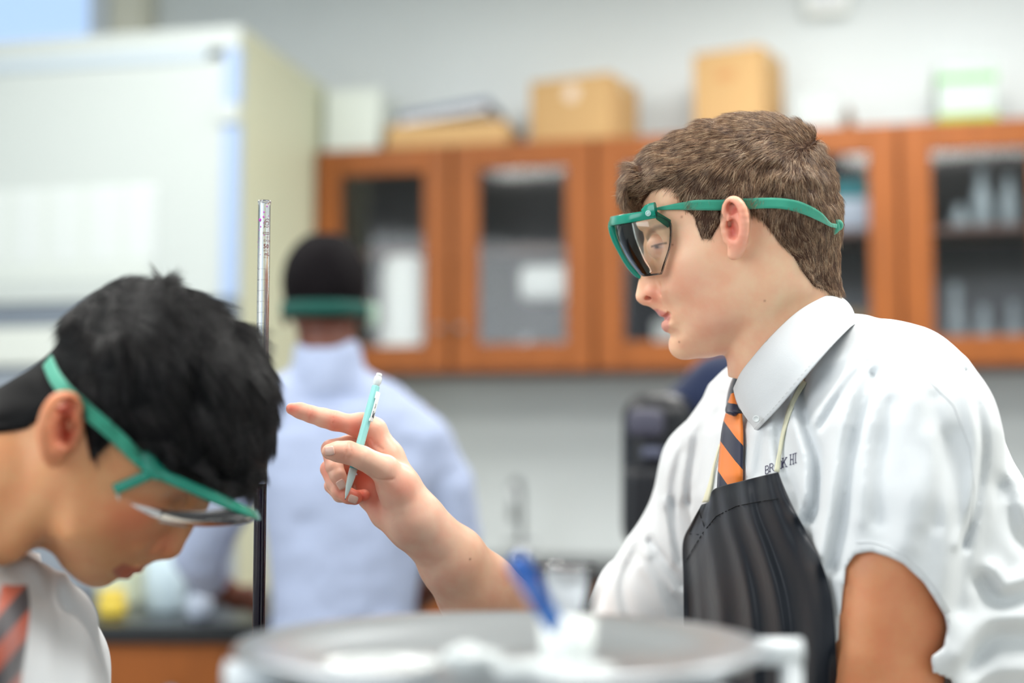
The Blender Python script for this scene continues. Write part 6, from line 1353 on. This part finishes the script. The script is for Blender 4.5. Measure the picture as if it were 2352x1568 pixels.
stn = empty('burette_stand', (bx_ + .0, by_ + .06, .9), 'low steel stand with clamp holding the burette on the front bench', 'stand')
Box().box(bx_ - .05, bx_ + .05, by_ - .06, by_ + .09, .901, .912, .003).done('stand_base', BLK, stn); Box().tube([(bx_, by_ + .06, .91), (bx_, by_ + .06, 1.075)], .005, 14).done('stand_rod', CH, stn, True)
Box().tube([(bx_, by_ + .06, 1.055), (bx_, by_ + .012, 1.055)], .004, 10).done('clamp_arm', CH, stn, True); Box().tube([(bx_ + .009 * math.cos(a), by_ + .009 * math.sin(a), 1.055) for a in np.linspace(-4.2, 1.05, 16)], .0028, 8).done('clamp_jaw', mat('grey_rubber', rgb(90, 92, 96), .7), stn, True)
# ------------------------------------------------------------------ steel drum with flared lid in the foreground, things lying on it
pc = wp(1148, 1478, .75); pcx, pcy, pz = pc.x, pc.y, pc.z; PMx = Matrix.Translation((pcx, pcy, 0))
dr = empty('steel_drum', (pcx, pcy, .9), 'round steel vessel with flared bright lid in the foreground', 'vessel')
STEEL = mat('brushed_steel', rgb(184, 190, 195), .30, .85, bump=(220, .05, .001)); 
Box(PMx).lathe([(0, .902), (.112, .902), (.116, .908), (.116, pz - .034), (.10, pz - .03), (0, pz - .03)], 64).done('drum_body', BLK, dr, True)
Box(PMx).lathe([(0, pz - .010), (.095, pz - .010), (.108, pz - .004), (.128, pz + .001), (.137, pz + .002), (.1385, pz), (.136, pz - .003), (.124, pz - .006), (.110, pz - .022), (0, pz - .024)], 96).done('lid', STEEL, dr, True)
Box(PMx).lathe([(.112, pz - .030), (.150, pz - .034), (.153, pz - .037), (.150, pz - .040), (.112, pz - .042)], 96).done('collar_ring', STEEL, dr, True)
WH = mat('white_handle', rgb(226, 232, 236), .25, spec=.6)
for (px, py, D, sgn) in ((1800, 1497, .80, 1), (566, 1552, .715, -1)):
    p = wp(px, py, D); hh = Box(); hh.tube([(p.x - .020 * sgn, p.y, p.z), (p.x + .010 * sgn, p.y, p.z)], .0078, 16).tube([(p.x + .004 * sgn, p.y, p.z), (p.x + .004 * sgn, p.y, pz - .05), (pcx + .145 * sgn, (p.y + pcy) / 2, pz - .05), (pcx + .113 * sgn, pcy, pz - .05)], .0066, 12); hh.done('handle', WH, dr, True)
def onlid(px, D): p = wp(px, 1500, D); return p.x, p.y
x, y = onlid(1303, .72); cup = empty('plastic_cup', (x, y, pz - .01), 'small white cup holding the blue marker on the steel lid', 'cup')
Box(Matrix.Translation((x, y, pz - .0095))).lathe([(0, 0), (.012, 0), (.0145, .026), (.0135, .026), (.011, .002), (0, .002)], 28).done('cup_wall', PLW, cup, True)
p1 = wp(1184, 1282, .70); p0 = Vector((x + .004, y, pz - .004)); mk = empty('marker_pen', tuple(p0), 'blue marker pen leaning out of the white cup', 'pen'); d_ = (p1 - p0); Lm = d_.length; Mm = Matrix.Translation(p0) @ d_.to_track_quat('Z', 'Y').to_matrix().to_4x4(); BLU = mat('blue_plastic', rgb(22, 92, 164), .3)
Box(Mm).lathe([(0, 0), (.0035, 0), (.0048, .006), (.0050, Lm * .55), (.0046, Lm * .555), (0, Lm * .555)], 20).done('pen_barrel', BLU, mk, True); Box(Mm).lathe([(0, Lm * .55), (.0054, Lm * .55), (.0056, Lm * .93), (.0040, Lm), (0, Lm)], 20).done('pen_cap', mat('bright_blue_cap', rgb(18, 86, 170), .25), mk, True)
x, y = onlid(1302, .805); gd = Box(Matrix.Translation((x, y, pz - .003))).lathe([(0, 0), (.0145, 0), (.0155, .003), (.0155, .036), (.0165, .038), (.0160, .0395), (.0140, .038), (.0140, .004), (0, .003)], 32).done('glass_jar', BG, None, True); tag(gd, 'small clear glass jar standing behind the white cup', 'jar')
PAP = mat('tissue_paper', rgb(206, 211, 211), .8)
def crumple(label, px, D, r, seed, h):
    x, y = onlid(px, D); bm = bmesh.new(); bmesh.ops.create_icosphere(bm, subdivisions=4, radius=1); P_ = np.array([v.co[:] for v in bm.verts]); k = 1 + .28 * np.abs(vnoise(P_ * 2.2 + seed * 7, seed)) - .22 * np.abs(vnoise(P_ * 4.5 + seed, seed + 3))
    for v, s in zip(bm.verts, k): v.co = Vector((v.co.x * r * s, v.co.y * r * s * .8, max(0, v.co.z * .8 + .55) * h * s))
    bmesh.ops.transform(bm, matrix=Matrix.Translation((x, y, pz - .009)), verts=bm.verts); o = bmo('paper_tissue', bm, PAP, None, True); tag(o, label, 'tissue', 'crumpled tissues on the steel lid')
crumple('crumpled white tissue at the left of the steel lid', 1085, .715, .015, 1, .009); crumple('crumpled white tissue between cup and left tissue', 1205, .70, .016, 2, .006); crumple('crumpled white tissue in front of the marker cup', 1320, .685, .018, 3, .007)
smooth_by_angle(Box(Matrix.Translation((*onlid(880, .72), pz - .0095))).lathe([(0, 0), (.026, 0), (.030, .004), (.031, .0042), (.028, .001), (0, .001)], 40).done('watch_glass', mat('white_porcelain', rgb(196, 201, 201), .2, spec=.6), None, True)); tag(bpy.context.scene.objects['watch_glass'], 'shallow white dish at the left on the steel lid', 'dish')
